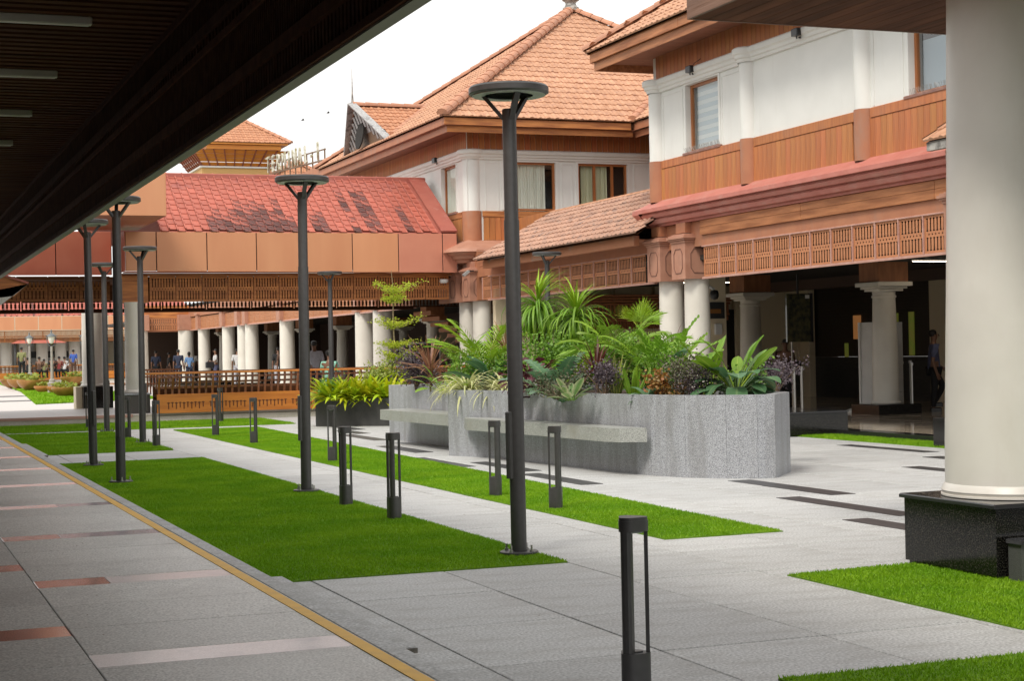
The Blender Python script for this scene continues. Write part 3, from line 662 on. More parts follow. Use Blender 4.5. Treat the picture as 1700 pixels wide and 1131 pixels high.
# --- pink-red cornice below the boards
CP = [(0, 4.60), (.03, 4.60), (.34, 4.42), (.34, 4.345), (.26, 4.34), (.26, 4.315), (.29, 4.30), (.25, 4.235), (.18, 4.23), (.18, 4.205), (.21, 4.19), (.17, 4.115), (.09, 4.11), (.09, 4.06), (0, 4.06)]
part('red_cornice', MB().extrude_prof(CP, (FX, 15), (FX, 31.0), (-1, 0)), M_pinkcor, wing)
part('red_cornice_return', MB().extrude_prof(CP, (FX - .0, 31.0), (20, 31.0), (0, 1)), M_pinkcor, wing)
part('red_cornice_corner', MB().add([(FX, 31.0, 4.598), (FX - .34, 31.0, 4.42), (FX - .34, 31.3, 4.42), (FX, 31.3, 4.42), (FX - .34, 31.0, 4.33), (FX - .34, 31.3, 4.33), (FX, 31.3, 4.33), (FX - .09, 31.0, 4.06), (FX - .09, 31.1, 4.06), (FX, 31.1, 4.06)],
     [(0, 1, 2), (0, 2, 3), (1, 4, 5, 2), (2, 5, 6, 3), (4, 7, 8, 5), (5, 8, 9, 6)]), M_pinkcor, wing)
# timber beam: two proud boards
for z0, z1, e in ((3.92, 4.055, .05), (3.765, 3.915, .055)):
    for ya, yb in ((15, 21.2), (21.205, 25.1), (25.105, 28.86)):
        part('beam_board', MB().bbox(FX - e, FX + .1, ya, yb - .004, z0, z1, .006), M_woodh, wing)
part('lattice_head_wall', MB().box(FX + .0, FX + .15, 15, 28.87, 3.56, 3.764), M_terra, wing)
for ya, yb in ((15, 28.87), (30.97, 40.9)):
    part('lattice_rail', MB().bbox(FX - .02, FX + .05, ya, yb, 2.905, 2.945, .005), M_lattframe, wing)
    part('lattice_rail', MB().bbox(FX - .02, FX + .05, ya, yb, 3.535, 3.56, .005), M_lattframe, wing)
pm = slot_panel(.635, .585, 7, M_latt, marg=.018, hole=.38)
y = 28.83 - .66
while y > 15:
    inst('lattice_panel', pm, wing, (FX + .01, y + .64, 2.948), (0, 0, -PI / 2))
    part('lattice_post', MB().bbox(FX - .022, FX + .04, y - .013, y + .012, 2.946, 3.534, .004), M_lattframe, wing); y -= .66
y = 31.4 + .05
pm2 = slot_panel(.635, .585, 8, M_latt, thick=.003, hole=.50, marg=.014)
while y < 41.3:
    inst('lattice_panel', pm2, wing, (FX + .01, y + .62, 2.948), (0, 0, -PI / 2))
    part('lattice_post', MB().bbox(FX - .022, FX + .04, y + .632, y + .655, 2.946, 3.534, .004), M_lattframe, wing); y += .66
# twin columns
for cy in (29.55, 30.68, 20.5, 19.4): column(wing, 15.42, cy)
for cy in (29.55, 30.66, 20.5, 19.4): capital(wing, 15.32, cy)
for cy in (29.55, 30.66): part('head_block', MB().box(15.08, 15.5, cy - .2, cy + .2, 3.85, 4.055), M_terra, wing)
part('head_wall', MB().box(FX + .02, FX + .2, 28.87, 31.0, 3.56, 4.055), M_terra, wing)
# wall-mounted floodlights
for yy, zz, lab in ((28.9, 7.0, 'small black floodlight on the white cornice above the left window of the near wing'), (24.9, 6.98, 'small black floodlight on the white cornice at the middle of the near wing')):
    t = thing('floodlight', lab, 'floodlight', (FX - .17, yy, zz), 'little black floodlights on the cornices')
    part('housing', MB().bbox(-.06, .04, -.10, .10, -.05, .08, .015), M_blackp, t, world=False)
    part('bracket', MB().box(.041, .17, -.015, .015, -.09, -.06).box(-.01, .01, -.01, .01, -.10, -.05), M_blackp, t, world=False)
    part('cable', MB().tube([(.03, -.05, .07), (.05, -.1, .12), (.1, -.16, .16), (.15, -.17, .2)], .006, 5), M_blackp, t, world=False)
# roof of the near wing (hipped at its far end)
rf = thing('wing_roof', 'clay tiled roof edge with broad timber fascia at the top, right of the pyramid roof', 'roof', (14.25, 31.9, 7.8))
OV = .98; ex = FX - OV; ey = 30.9 + OV
part('soffit', MB().box(ex + .10, FX - .02, 15, ey - .1, 7.575, 7.60).box(FX - .019, 26, 30.92, ey - .1, 7.575, 7.6), M_soffit, rf)
k = 0
yy = 15.0
mes = mk(MB().bbox(ex + .10, FX - .0, 0, .135, 7.556, 7.573, .003), 'soffit_board', M_soffit)
while yy < ey - .25: inst('soffit_board', mes, rf, (0, yy, 0)); yy += .14
part('lower_fascia', MB().bbox(ex + .07, ex + .11, 15, ey - .07, 7.42, 7.60, .008).bbox(ex + .111, 26, ey - .11, ey - .07, 7.42, 7.60, .008), M_woodh, rf)
for ya, yb in ((15, 24.1), (24.105, 27.8), (27.805, ey)):
    part('upper_fascia', MB().bbox(ex, ex + .05, ya, yb - .003, 7.595, 7.80, .008), M_woodh, rf)
part('end_fascia', MB().bbox(ex + .051, 26, ey - .05, ey, 7.595, 7.80, .008), M_woodx, rf)
AP = (ex + 6.6, ey - 6.6, 12.15)
roof_face(rf, (ex - .06, 14, 7.81), (ex - .06, ey + .06, 7.81), AP, (AP[0], 14, AP[2]), M_tile)
roof_face(rf, (ex - .06, ey + .06, 7.81), (ex + 13, ey + .06, 7.81), (AP[0], AP[1], AP[2]), AP, M_tile)
ridge_line(rf, (ex - .08, ey + .08, 7.86), (AP[0], AP[1], AP[2] + .05), M_ridge)
# --- small stained eave beside the near column
e1 = thing('stained_eave', 'small stained tiled eave end poking out beside the big near column', 'roof', (14.4, 20.3, 4.4))
px_ = atX(1532, 235, 14.3); yE = px_.y
roof_face(e1, (14.32, 14, 4.50), (14.32, yE, 4.50), (15.1, yE - .0, 5.0), (15.1, 14, 5.0), M_tile, ch=.3)
part('fascia', MB().bbox(14.35, 14.45, 14, yE - .01, 4.36, 4.49, .01), M_concrete, e1)
part('lower_beam', MB().bbox(14.50, 14.62, 14, yE - .25, 4.20, 4.355, .01), mat('stained_beam', (.40, .18, .09), .7, (.42, .38, .34), 9, lo=.45, hi=.6), e1)
part('underside', MB().box(14.63, 15.2, 14, yE - .1, 4.33, 4.36), M_soffit, e1)

# --- lean-to roof between the twin columns
lt = thing('lean_to_roof', 'long low clay tiled lean-to roof between the two pairs of twin columns', 'roof', (14.6, 36, 3.9))
roof_face(lt, (14.50, 30.35, 3.92), (14.50, 40.05, 3.92), (16.4, 39.3, 5.10), (16.4, 31.0, 5.10), mat('old_clay_tile', (.46, .27, .19), .8, (.36, .20, .14), 5, bump=.15, bscale=22, grime=(.20, .14, .12), gscale=4, glo=.5, ghi=.72, rand=.08), ch=.255, tw=.215, thick=.028)
part('back_wall', MB().box(16.42, 16.6, 30.9, 42.3, 3.9, 5.16), M_wood, lt)
part('eave_beam', MB().bbox(14.72, 14.85, 30.96, 40.0, 3.70, 3.905, .01), mat('stained_terracotta_beam', (.42, .17, .08), .65, (.44, .19, .10), 3, grime=(.30, .25, .21), gscale=2.3, glo=.55, ghi=.7, gstretch=(1, .5, 1)), lt)
part('eave_soffit', MB().box(14.851, FX + .0, 30.97, 40.6, 3.80, 3.83), M_terra, lt)
part('frieze', MB().box(FX + .0, FX + .15, 30.97, 41.7, 3.56, 3.80), M_terra, lt)
ridge_line(lt, (16.38, 31, 5.1), (16.38, 39.3, 5.1), M_tile, .05, .4, 'top_flashing')
# ================================================================== far two-storey block with pyramid roof
blk = thing('terminal_block', 'white two-storey block with orange timber bands under the pyramid roof', 'building', (FX, 42.4, 0))
BYF = 42.4
w = MB()
w.box(FX + .02, FX + .25, BYF, 60, 4.3, 5.399).box(FX, FX + .25, BYF, 43.25, 5.4, 6.8).box(FX, FX + .25, 44.55, 60, 5.4, 6.8).box(FX, FX + .25, BYF, 60, 6.801, 7.56)
w.box(FX + .251, 21.2, BYF + .02, BYF + .25, 4.3, 5.399).box(FX + .251, 16.25, BYF, BYF + .25, 5.4, 6.8).box(17.82, 18.47, BYF, BYF + .25, 5.4, 6.8).box(20.02, 21.2, BYF, BYF + .25, 5.4, 6.8).box(FX + .251, 21.2, BYF, BYF + .25, 6.801, 7.56)
part('wall', w, M_white, blk)
part('core', MB().box(21.25, 27, 43, 54, 4.3, 7.5), M_darkroom, blk)
bx1 = mk(MB().bbox(0, .158, -.03, 0, 4.60, 5.235, .004), 'board', M_wood); bx2 = mk(MB().bbox(0, .158, -.02, 0, 7.09, 7.56, .004), 'upper_board', M_wood)
x = FX + .45
while x < 21: inst('board', bx1, blk, (x, BYF - .001, 0)); x += .168
x = FX + .02
while x < 21: inst('upper_board', bx2, blk, (x, BYF - .001, 0)); x += .168
y = BYF + .42
while y < 50: inst('board', bmL, blk, (FX - .001, y, 0)); y += .165
y = BYF + .02
while y < 58: inst('upper_board', bmU, blk, (FX, y, 0)); y += .165
part('cap_board', MB().bbox(FX + .42, 21, BYF - .045, BYF, 5.24, 5.40, .01), M_woodx, blk)
part('cap_board', MB().bbox(FX - .045, FX, BYF + .4, 50, 5.24, 5.40, .01), M_woodh, blk)
part('corner_pilaster', MB().lathe([(.26, 5.401), (.26, 6.82)], 20, (FX + .2, BYF + .2, 0), PI * .75, PI * 1.75), M_white, blk, True)
part('corner_foot', MB().lathe([(.275, 4.45), (.275, 5.40), (.001, 5.401)], 20, (FX + .2, BYF + .2, 0), PI * .7, PI * 1.8), M_terra, blk, True)
part('white_cornice', MB().extrude_prof(corn, (FX + .3, BYF), (21.2, BYF), (0, -1)), M_white, blk)
part('white_cornice', MB().extrude_prof(corn, (FX, BYF + .3), (FX, 60), (-1, 0)), M_white, blk)
part('cornice_swell', MB().lathe([(.28, 6.805), (.31, 6.86), (.34, 6.88), (.35, 6.93), (.39, 6.96), (.395, 7.05), (.36, 7.08), (.01, 7.085)], 20, (FX + .2, BYF + .2, 0), PI * .7, PI * 1.8), M_white, blk, True)
window_x(blk, 43.27, 44.53, 5.44, 6.78, M_curtainw)
def window_y(parent, xa, xb, za, zb, curtain, Y=BYF, mull=(), cr=None):
    w = part('window', MB().box(xa - .08, xa, Y - .02, Y + .16, za, zb + .06).box(xb, xb + .08, Y - .02, Y + .16, za, zb + .06).box(xa, xb, Y - .02, Y + .16, zb, zb + .06), M_white, parent)
    part('frame', MB().box(xa, xa + .06, Y + .05, Y + .12, za, zb).box(xb - .06, xb, Y + .05, Y + .12, za, zb).box(xa + .061, xb - .061, Y + .05, Y + .12, zb - .06, zb).box(xa + .061, xb - .061, Y + .05, Y + .12, za, za + .05), M_winwood, w)
    for q in mull: part('mullion', MB().box(q - .035, q + .035, Y + .04, Y + .115, za + .051, zb - .061), M_winwood, w)
    part('pane', MB().add([(xa + .062, Y + .08, za + .052), (xb - .062, Y + .08, za + .052), (xb - .062, Y + .08, zb - .062), (xa + .062, Y + .08, zb - .062)], [(0, 1, 2, 3)]), M_glass, w)
    a, b = cr or (xa, xb)
    curtain_mesh(w, a + .05, b - .05, za, zb, Y + .2, False, curtain)
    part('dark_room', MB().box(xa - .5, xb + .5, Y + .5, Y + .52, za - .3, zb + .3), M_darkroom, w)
window_y(blk, 16.27, 17.80, 5.43, 6.76, M_curtainw, cr=(16.3, 17.62))
window_y(blk, 18.49, 20.0, 5.43, 6.76, M_curtain, mull=(19.0, 19.55), cr=(18.6, 19.5))
for xa, xb in ((15.72, 16.12), (17.98, 18.32), (20.2, 20.7)):
    part('wall_moulding', MB().box(xa, xa + .025, BYF - .012, BYF, 5.42, 6.74).box(xb - .025, xb, BYF - .012, BYF, 5.42, 6.74).box(xa + .026, xb - .026, BYF - .0118, BYF, 6.715, 6.74), M_white, blk)
# cornice over the second twin columns
CP2 = [(0, 4.60), (.02, 4.60), (.62, 4.34), (.66, 4.26), (.58, 4.25), (.52, 4.19), (.44, 4.17), (.40, 4.08), (.30, 4.05), (.26, 3.98), (.0, 3.96)]
part('corner_cornice', MB().extrude_prof(CP2, (FX, BYF + .05), (FX, 44.2), (-1, 0)), M_pinkcap, blk)
part('corner_cornice', MB().extrude_prof(CP2, (FX + .05, BYF), (17, BYF), (0, -1)), M_pinkcap, blk)
vs = []; n = len(CP2); K = 5
for k in range(K + 1):
    a = PI + PI / 2 * k / K; vs += [(FX + .05 + (o + .05) * math.cos(a), BYF + .05 + (o + .05) * math.sin(a), z) for o, z in CP2]
mb = MB().add(vs, [(k * n + i, k * n + i + 1, (k + 1) * n + i + 1, (k + 1) * n + i) for k in range(K) for i in range(n - 1)])
part('corner_cornice_bend', mb, M_pinkcap, blk, True)
for cy in (42.1, 43.2): column(blk, 15.45, cy); capital(blk, 15.3, cy)
for cy in (42.1, 43.2): part('head_block', MB().box(15.1, 15.5, cy - .2, cy + .2, 3.83, 3.99), M_pinkcap, blk)
part('head_wall', MB().box(FX + .0, FX + .2, 41.75, 45, 2.95, 4.3), M_terra, blk)
t = thing('floodlight', 'small black floodlight on the left white cornice of the far block', 'floodlight', (FX - .17, 44.6, 7.0), 'little black floodlights on the cornices')
part('housing', MB().bbox(-.06, .04, -.12, .12, -.05, .09, .015), M_blackp, t, world=False); part('bracket', MB().box(.041, .17, -.015, .015, -.09, -.06), M_blackp, t, world=False)
t = thing('floodlight', 'pale little floodlight fixed beside the twin column heads at the bridge end', 'floodlight', (14.85, 41.6, 3.66), 'little floodlights at column heads')
part('housing', MB().beam((-.10, 0, -.06), (.06, 0, .06), .10, .07), mat('grey_housing', (.3, .3, .29), .5), t, world=False); part('bracket', MB().box(.08, .2, -.02, .02, .05, .08), M_blackp, t, world=False)

# pyramid roof
pr_ = thing('pyramid_roof', 'steep orange clay tiled pyramid roof with finial behind the tallest lamp post', 'roof', (20.85, 48, 7.8))
x0, x1, y0, y1, ze = 14.2, 27.4, 41.38, 54.6, 7.82; APX = Vector((20.8, 48.0, 12.25))
roof_face(pr_, (x0, y0, ze), (x1, y0, ze), APX, APX, M_tile, ch=.34, tw=.245)
roof_face(pr_, (x0, y1, ze), (x0, y0, ze), APX, APX, M_tile, ch=.34, tw=.245)
part('back_slopes', MB().add([(x1, y0, ze), (x1, y1, ze), (x0, y1, ze), tuple(APX)], [(0, 1, 3), (1, 2, 3)]), M_tile, pr_)
ridge_line(pr_, (x0 - .03, y0 - .03, ze + .05), APX + Vector((0, 0, .06)), M_ridge, .15, .38)
ridge_line(pr_, (x0 - .03, y1 + .03, ze + .05), APX + Vector((0, 0, .06)), M_ridge, .13, .38)
ridge_line(pr_, (x1, y0 - .03, ze + .05), APX + Vector((0, 0, .06)), M_ridge, .13, .38)
part('upper_fascia', MB().bbox(x0 + .05, 19.7, y0 + .05, y0 + .10, 7.60, 7.80, .01), M_woodx, pr_)
part('lower_fascia', MB().bbox(x0 + .16, 19.8, y0 + .16, y0 + .20, 7.42, 7.598, .01), M_woodx, pr_)
part('upper_fascia', MB().bbox(x0 + .05, x0 + .10, y0 + .101, y1, 7.60, 7.80, .01), M_terra, pr_)
part('lower_fascia', MB().bbox(x0 + .16, x0 + .20, y0 + .201, y1, 7.42, 7.598, .01), M_terra, pr_)
mes = mk(MB().bbox(0, .135, y0 + .2, BYF + .02, 7.562, 7.58, .003), 'soffit_board', M_soffit)
x = x0 + .21
while x < 20: inst('soffit_board', mes, pr_, (x, 0, 0)); x += .14
mes = mk(MB().bbox(x0 + .2, FX + .02, 0, .135, 7.562, 7.58, .003), 'soffit_board', M_soffit)
y = BYF + .03
while y < y1 - .2: inst('soffit_board', mes, pr_, (0, y, 0)); y += .14
part('soffit_backing', MB().box(x0 + .1, 20, y0 + .1, y1, 7.585, 7.6), M_soffit, pr_)
# east slope running toward us from the valley
roof_face(pr_, (19.75, 36, ze + .02), (19.75, y0 + .05, ze + .02), (24.5, y0 + 4.7, 11.0), (24.5, 36, 11.0), M_tile, ch=.34, tw=.245)
ridge_line(pr_, (19.72, y0 + .0, ze + .06), (22.6, y0 + 2.8, ze + 1.98), M_ridge, .13, .38, 'valley_cap')
part('side_fascia', MB().bbox(19.8, 19.85, 36, y0 + .2, 7.6, 7.8, .01).bbox(19.9, 19.94, 36, y0 + .25, 7.42, 7.598, .01), M_terra, pr_)
part('side_wall', MB().box(20.75, 21, 36, BYF, 4.3, 7.58), M_wood, pr_)
part('side_soffit', MB().box(19.94, 20.76, 36, BYF, 7.56, 7.585), M_soffit, pr_)
fin = part('finial', MB().lathe([(.001, -.1), (.26, -.1), (.26, 0), (.2, .05), (.16, .14), (.2, .2), (.27, .24), (.27, .30), (.15, .36), (.08, .5), (.12, .6), (.05, .75), (.02, 1.1), (.001, 1.12)], 20, tuple(APX + Vector((0, 0, .1)))), M_concrete, pr_, True)
# gablet with grey boards
gb = thing('dormer_gable', 'grey weathered triangular gable with dark round opening and orange saddle roof', 'dormer', (14.6, 49, 8))
A0 = atX(583, 252, 14.5); B0 = atX(650, 229, 14.5); T0 = atX(606, 165, 13.95); T1 = atX(702, 172, 16.7)
T0 = Vector((13.9, (A0.y + B0.y) / 2, T0.z)); zb = 7.98
ya, yb, yt = B0.y, A0.y, (A0.y + B0.y) / 2
zt = T0.z; xr = 14.2 + (zt - 7.82) * (6.6 / 4.43)
def gp(y, z, x): return (x, y, z)
part('gable_boards', MB().add([gp(ya, zb, 14.45), gp(yb, zb, 14.45), gp(yt, zt, 14.05), gp(ya, zb, 14.6), gp(yb, zb, 14.6), gp(yt, zt, 14.3)], [(0, 1, 2), (0, 2, 5, 3), (1, 4, 5, 2), (3, 5, 4)]), M_gable, gb)
part('barge_board', MB().beam((14.38, ya - .12, zb - .08), (13.9, yt, zt + .1), .04, .22, (1, 0, .3)).beam((14.38, yb + .12, zb - .08), (13.9, yt, zt + .1), .04, .22, (1, 0, .3)), M_gable, gb)
nb = 16
for i in range(nb):
    f = (i + .5) / nb; yy = ya + (yb - ya) * f; top = zb + (zt - zb) * (1 - abs(2 * f - 1)); bot = zb + max(0, .75 * (1 - abs(2 * f - 1) * 1.6))
    if top - bot > .15: part('gable_board', MB().beam((14.44 - .4 * (bot - zb) / (zt - zb) - .03, yy, bot), (14.44 - .4 * (top - zb) / (zt - zb) - .03, yy, top - .06), .16, .02, (1, 0, 0)), M_gable, gb)
part('inner_boards', MB().add([(14.40, ya + .35, zb), (14.40, yb - .35, zb), (14.22, yt, zb + .95), (14.24, ya + .9, zb), (14.24, yb - .9, zb)], [(0, 1, 2)]), M_bronze, gb)
part('round_opening', MB().lathe([(.001, 0), (.42, 0), (.42, .04), (.001, .04)], 20), M_darkroom, gb, loc=(14.18, yt, zb + .30)).rotation_euler = (0, R(-82), 0)
roof_face(gb, (14.45, ya - .05, zb), (14.75, ya - .05, zb), (xr + .3, yt, zt), (14.0, yt, zt), M_tileor, ch=.3, tw=.24)
roof_face(gb, (14.45, yb + .05, zb), (14.75, yb + .05, zb), (xr + .3, yt, zt), (14.0, yt, zt), M_tileor, ch=.3, tw=.24)
ridge_line(gb, (13.95, yt, zt + .03), (xr + .2, yt, zt + .03), M_ridge, .12, .4)
ridge_line(gb, (14.5, ya - .12, zb + .05), (xr + .1, yt - .1, zt + .05), M_ridge, .1, .38, 'valley_cap')
part('spike', MB().tube([(13.95, yt, zt), (13.95, yt, zt + .5), (13.95, yt, zt + 1.15)], [.05, .02, .008], 6), M_concrete, gb, world=True)

# ================================================================== hall interior behind the lattice front
hall = bpy.data.objects.new('hall_interior', None); COL.objects.link(hall); hall['kind'] = 'structure'
hf = [mk(MB().bbox(0, 1.19, 0, 1.19, .02, .1, .002), 'floor_tile', M_hallfloor)]
for i in range(9):
    for j in range(22):
        inst('floor_tile', hf[0], hall, (15.95 + i * 1.194, 15 + j * 1.194, random.uniform(-.0006, .0006)))
part('floor_border', MB().box(15.6, 15.945, 14, 41, -.02, .1), M_hallfloor2, hall)
part('floor_base', MB().box(15.6, 27, 14, 100, -.03, .012), M_grout, hall)
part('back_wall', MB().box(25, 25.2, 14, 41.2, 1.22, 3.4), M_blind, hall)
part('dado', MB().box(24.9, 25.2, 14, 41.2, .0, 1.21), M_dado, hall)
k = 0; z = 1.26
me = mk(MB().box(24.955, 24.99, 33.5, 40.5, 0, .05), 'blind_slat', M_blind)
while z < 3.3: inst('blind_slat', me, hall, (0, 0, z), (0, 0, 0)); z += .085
for ya, yb in ((32.6, 34.9), (40.6, 41.3), (27, 31)):
    part('wall_pier', MB().bbox(24.7, 24.899, ya, yb, .1, 3.2, .01).bbox(24.66, 24.699, ya + .5, ya + .58, .3, 3.1, .005), M_hallwall, hall)
part('end_wall', MB().box(15.5, 25, 41.2, 41.4, .0, 3.4), M_hallwall, hall)
for xa in (16.6, 18.9, 20.1, 22.6): part('wall_pier', MB().bbox(xa, xa + .5, 41.0, 41.199, .1, 3.3, .01), M_hallwall, hall)
part('dark_doorway', MB().box(17.2, 18.6, 41.1, 41.199, .1, 2.5).box(22.0, 22.6, 41.1, 41.199, .1, 2.6), M_darkroom, hall)
part('end_dado', MB().box(20.7, 25, 41.05, 41.19, .1, 1.1), M_dado, hall)
cz = thing('carved_canopy', 'carved red-brown timber frieze with little balusters above the dark hall counter', 'frieze', (20, 40.6, 2.6))
for z0, z1, d in ((2.30, 2.42, .12), (2.44, 2.50, .2), (2.74, 2.80, .26), (2.82, 2.87, .34), (2.89, 2.94, .42), (2.96, 3.02, .5)):
    part('moulding', MB().bbox(17.9, 22.3, 41.0 - d, 41.0, z0, z1, .01), M_carved, cz)
me = mk(MB().box(0, .05, 40.78, 40.86, 2.50, 2.74), 'baluster', M_carved)
for i in range(38): inst('baluster', me, cz, (17.95 + i * .115, 0, 0))
me = mk(MB().box(0, .03, 40.93, 40.99, 2.1, 2.30), 'frieze_slat', M_carved)
for i in range(70): inst('frieze_slat', me, cz, (17.95 + i * .062, 0, 0))
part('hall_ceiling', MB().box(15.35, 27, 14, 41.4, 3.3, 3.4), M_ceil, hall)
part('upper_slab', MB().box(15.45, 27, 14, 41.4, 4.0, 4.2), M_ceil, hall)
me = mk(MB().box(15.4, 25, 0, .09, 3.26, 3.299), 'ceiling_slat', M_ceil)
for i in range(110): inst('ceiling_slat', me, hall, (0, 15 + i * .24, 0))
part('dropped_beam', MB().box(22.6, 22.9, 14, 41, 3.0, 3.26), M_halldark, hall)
hc = thing('hall_column', 'full-height cream round column on black pedestal inside the dark hall', 'column', (19.8, 29.55, .1), 'cream columns inside the hall')
part('pedestal', MB().bbox(-.52, .52, -.52, .52, 0, .21, .01), M_blackgr, hc, world=False)
part('shaft', MB().lathe([(.30, .211), (.315, .23), (.30, .26), (.275, .275), (.275, .32), (.265, 1.4), (.235, 2.42), (.255, 2.43), (.255, 2.47), (.235, 2.48), (.24, 2.56)], 32), M_cream, hc, True, False)
part('capital', MB().bbox(-.29, .29, -.29, .29, 2.561, 2.61, .01).bbox(-.35, .35, -.35, .35, 2.611, 2.66, .01).bbox(-.43, .43, -.43, .43, 2.661, 2.75, .012), M_cream, hc, world=False)
part('head_box', MB().box(-.36, .36, -.36, .36, 2.751, 3.19), M_carved, hc, world=False)
copy_tree(hc, (19.8, 35.2, .1), 'second cream column of the dark hall, left, half hidden by broad leaves')
copy_tree(hc, (19.8, 41.9, .1), 'hall column seen above the planter between the leaves')
for yy, lab in ((28.2, 'right glowing strip light on the dark hall ceiling'), (37.8, 'left glowing strip light on the dark hall ceiling')):
    t = thing('strip_light', lab, 'ceiling light', (20.5 if yy < 30 else 20.2, yy, 3.22), 'lit strips on the hall ceiling')
    part('housing', MB().box(-.9, .9, -.05, .05, .0, .03), M_whitep, t, world=False)
    part('tube', MB().box(-.88, .88, -.035, .035, -.012, -.001), mat('warm_tube', (1, .9, .75), .5, emit=((1, .82, .6), 9)), t, world=False)
# portable screen
P = atZ(1432, 684, .1)
sc = thing('partition_screen', 'pale grey freestanding partition board on a white foot, left of the hall column', 'screen', (P.x, P.y, .1))
part('board', MB().bbox(-.02, .02, -1.15, .0, .12, 1.93, .006).bbox(-.02, 1.05, -.02, .02, .12, 1.93, .006), M_screen, sc, world=False)
part('edge_strip', MB().box(-.055, -.021, -.03, .03, .08, 1.93), M_whitep, sc, world=False)
part('foot', MB().add([(-.35, -.12, 0), (.3, -.12, 0), (.3, .12, 0), (-.35, .12, 0), (-.07, -.05, .13), (.03, -.05, .13), (.03, .05, .13), (-.07, .05, .13), (-.35, -.12, .04), (.3, -.12, .04), (.3, .12, .04), (-.35, .12, .04)],
     [(3, 2, 1, 0), (8, 9, 5, 4), (9, 10, 6, 5), (10, 11, 7, 6), (11, 8, 4, 7), (4, 5, 6, 7), (0, 1, 9, 8), (1, 2, 10, 9), (2, 3, 11, 10), (3, 0, 8, 11)]), M_whitep, sc, world=False)
sc.children[0].location.y = .0; sc.children[0].data.transform(Matrix.Rotation(0, 4, 'Z'))
part('lower_seam', MB().box(.1, 1.0, -.024, -.021, .40, .405), M_blackp, sc, world=False)
part('badge', MB().lathe([(.001, 0), (.06, 0), (.06, .004), (.045, .006), (.001, .006)], 20), mat('grey_badge', (.2, .2, .2), .5), sc, world=False, loc=(.72, -.022, .28)).rotation_euler = (R(90), 0, 0)
# hanging display board
P = atY(1325, 530, 33.0)
db = thing('hanging_display', 'tall glossy dark display screen hanging in the hall, reflecting green and orange', 'display', (P.x, 33.0, P.z))
part('screen', MB().bbox(-.31, .31, -.04, .04, -.52, .58, .01), M_display, db, world=False)
part('bezel', MB().box(.311, .36, -.06, .06, -.53, .59), M_blackp, db, world=False)
part('hanger', MB().box(-.02, .02, -.02, .02, .581, 3.2 - P.z), M_blackp, db, world=False)
part('post', MB().box(-.19, -.16, -.02, .02, -P.z + .1, -.521), M_steel, db, world=False)
part('corner_label', MB().box(.17, .28, -.046, -.041, .47, .55), M_whitep, db, world=False)
# bright slots seen through the blinds
for px0, px1, py0, py1, mm, lab in ((1417, 1430, 524, 563, 'o', 'small bright orange gap in the dark blinds above the partition board'), (1487, 1493, 520, 600, 'g', 'thin bright green strip just right of the hall column'),
                             (1509, 1519, 518, 590, 'g', 'bright green window strip in the dark blinds left of the walking man'), (1403, 1409, 570, 597, 'g', 'tiny bright green gap left of the partition board')):
    a = atX(px0, py0, 24.94); b = atX(px1, py1, 24.94)
    mg = mat('daylight_gap_green', (.2, .3, .03), .6, (.35, .22, .05), 3, emit=((.30, .34, .06), .10)); mo = mat('daylight_gap_orange', (.5, .2, .05), .6, emit=((.70, .30, .10), .16))
    o = part('window_gap', MB().box(24.92, 24.945, b.y, a.y, b.z, a.z), mo if mm == 'o' else mg); tag(o, lab, 'window gap')
# stanchions
for i, (pxx, yy) in enumerate(((1498, 31.5), (1512, 32.5), (1514, 29.2), (1319, 27.5), (1331, 27.8))):
    P = atY(pxx, 640, yy); lab = ['bright slim queue post just right of the hall column', 'dark-headed queue post behind the first one', 'thin queue post standing before the slate dado', 'left of two steel posts behind the end of the planter', 'right of two steel posts behind the end of the planter'][i]
    t = thing('queue_post', lab, 'queue post', (P.x, yy, .1), 'queue posts in the hall')
    part('tube', MB().lathe([(.025, .02), (.025, 1.0), (.04, 1.0), (.04, 1.06), (.001, 1.06)], 12), M_steel, t, False, False)
    part('foot', MB().lathe([(.16, 0), (.16, .015), (.03, .02)], 20), M_steel, t, False, False)
# black plinth at hall edge
t = thing('black_plinth', 'long low black stone plinth at the hall edge behind the planter end', 'plinth', (15.2, 24.9, 0))
part('body', MB().box(14.62, 15.84, 24.82, 29.5, .03, .40), M_blackgr, t); part('top', MB().bbox(14.6, 15.86, 24.8, 29.52, .402, .425, .006), M_blackedge, t)
# dome camera, sign, box on pier at px 1165-1200
t = thing('dome_camera', 'black dome camera on a white bracket beside the right twin column', 'camera', tuple(atY(1186, 490, 33)), None)
part('bracket', MB().tube([(-.25, .3, .2), (-.1, .1, .22), (0, 0, .12)], .035, 10), M_whitep, t, True, False)
part('dome', MB().lathe([(.001, -.11), (.07, -.09), (.1, -.03), (.1, .03), (.08, .1), (.001, .12)], 20), M_blackp, t, True, False)
P = atY(1188, 515, 34)
t = thing('hall_pier', 'cream square pier with a framed notice behind the right twin column', 'pier', (P.x, 34, .1))
part('pier', MB().bbox(-.28, .28, 0, .5, 0, 3.15, .01), M_hallwall, t, world=False)
part('notice', MB().box(-.25, .22, -.03, -.001, 1.62 + .5, 2.0 + .5), M_blackp, t, world=False)
part('notice_text', MB().box(-.18, .12, -.036, -.031, 2.24, 2.34), mat('amber_notice', (.30, .12, .02), .5), t, world=False)
part('switch_box', MB().bbox(-.05, .12, -.08, -.001, 1.75, 2.0, .008), M_screen, t, world=False)

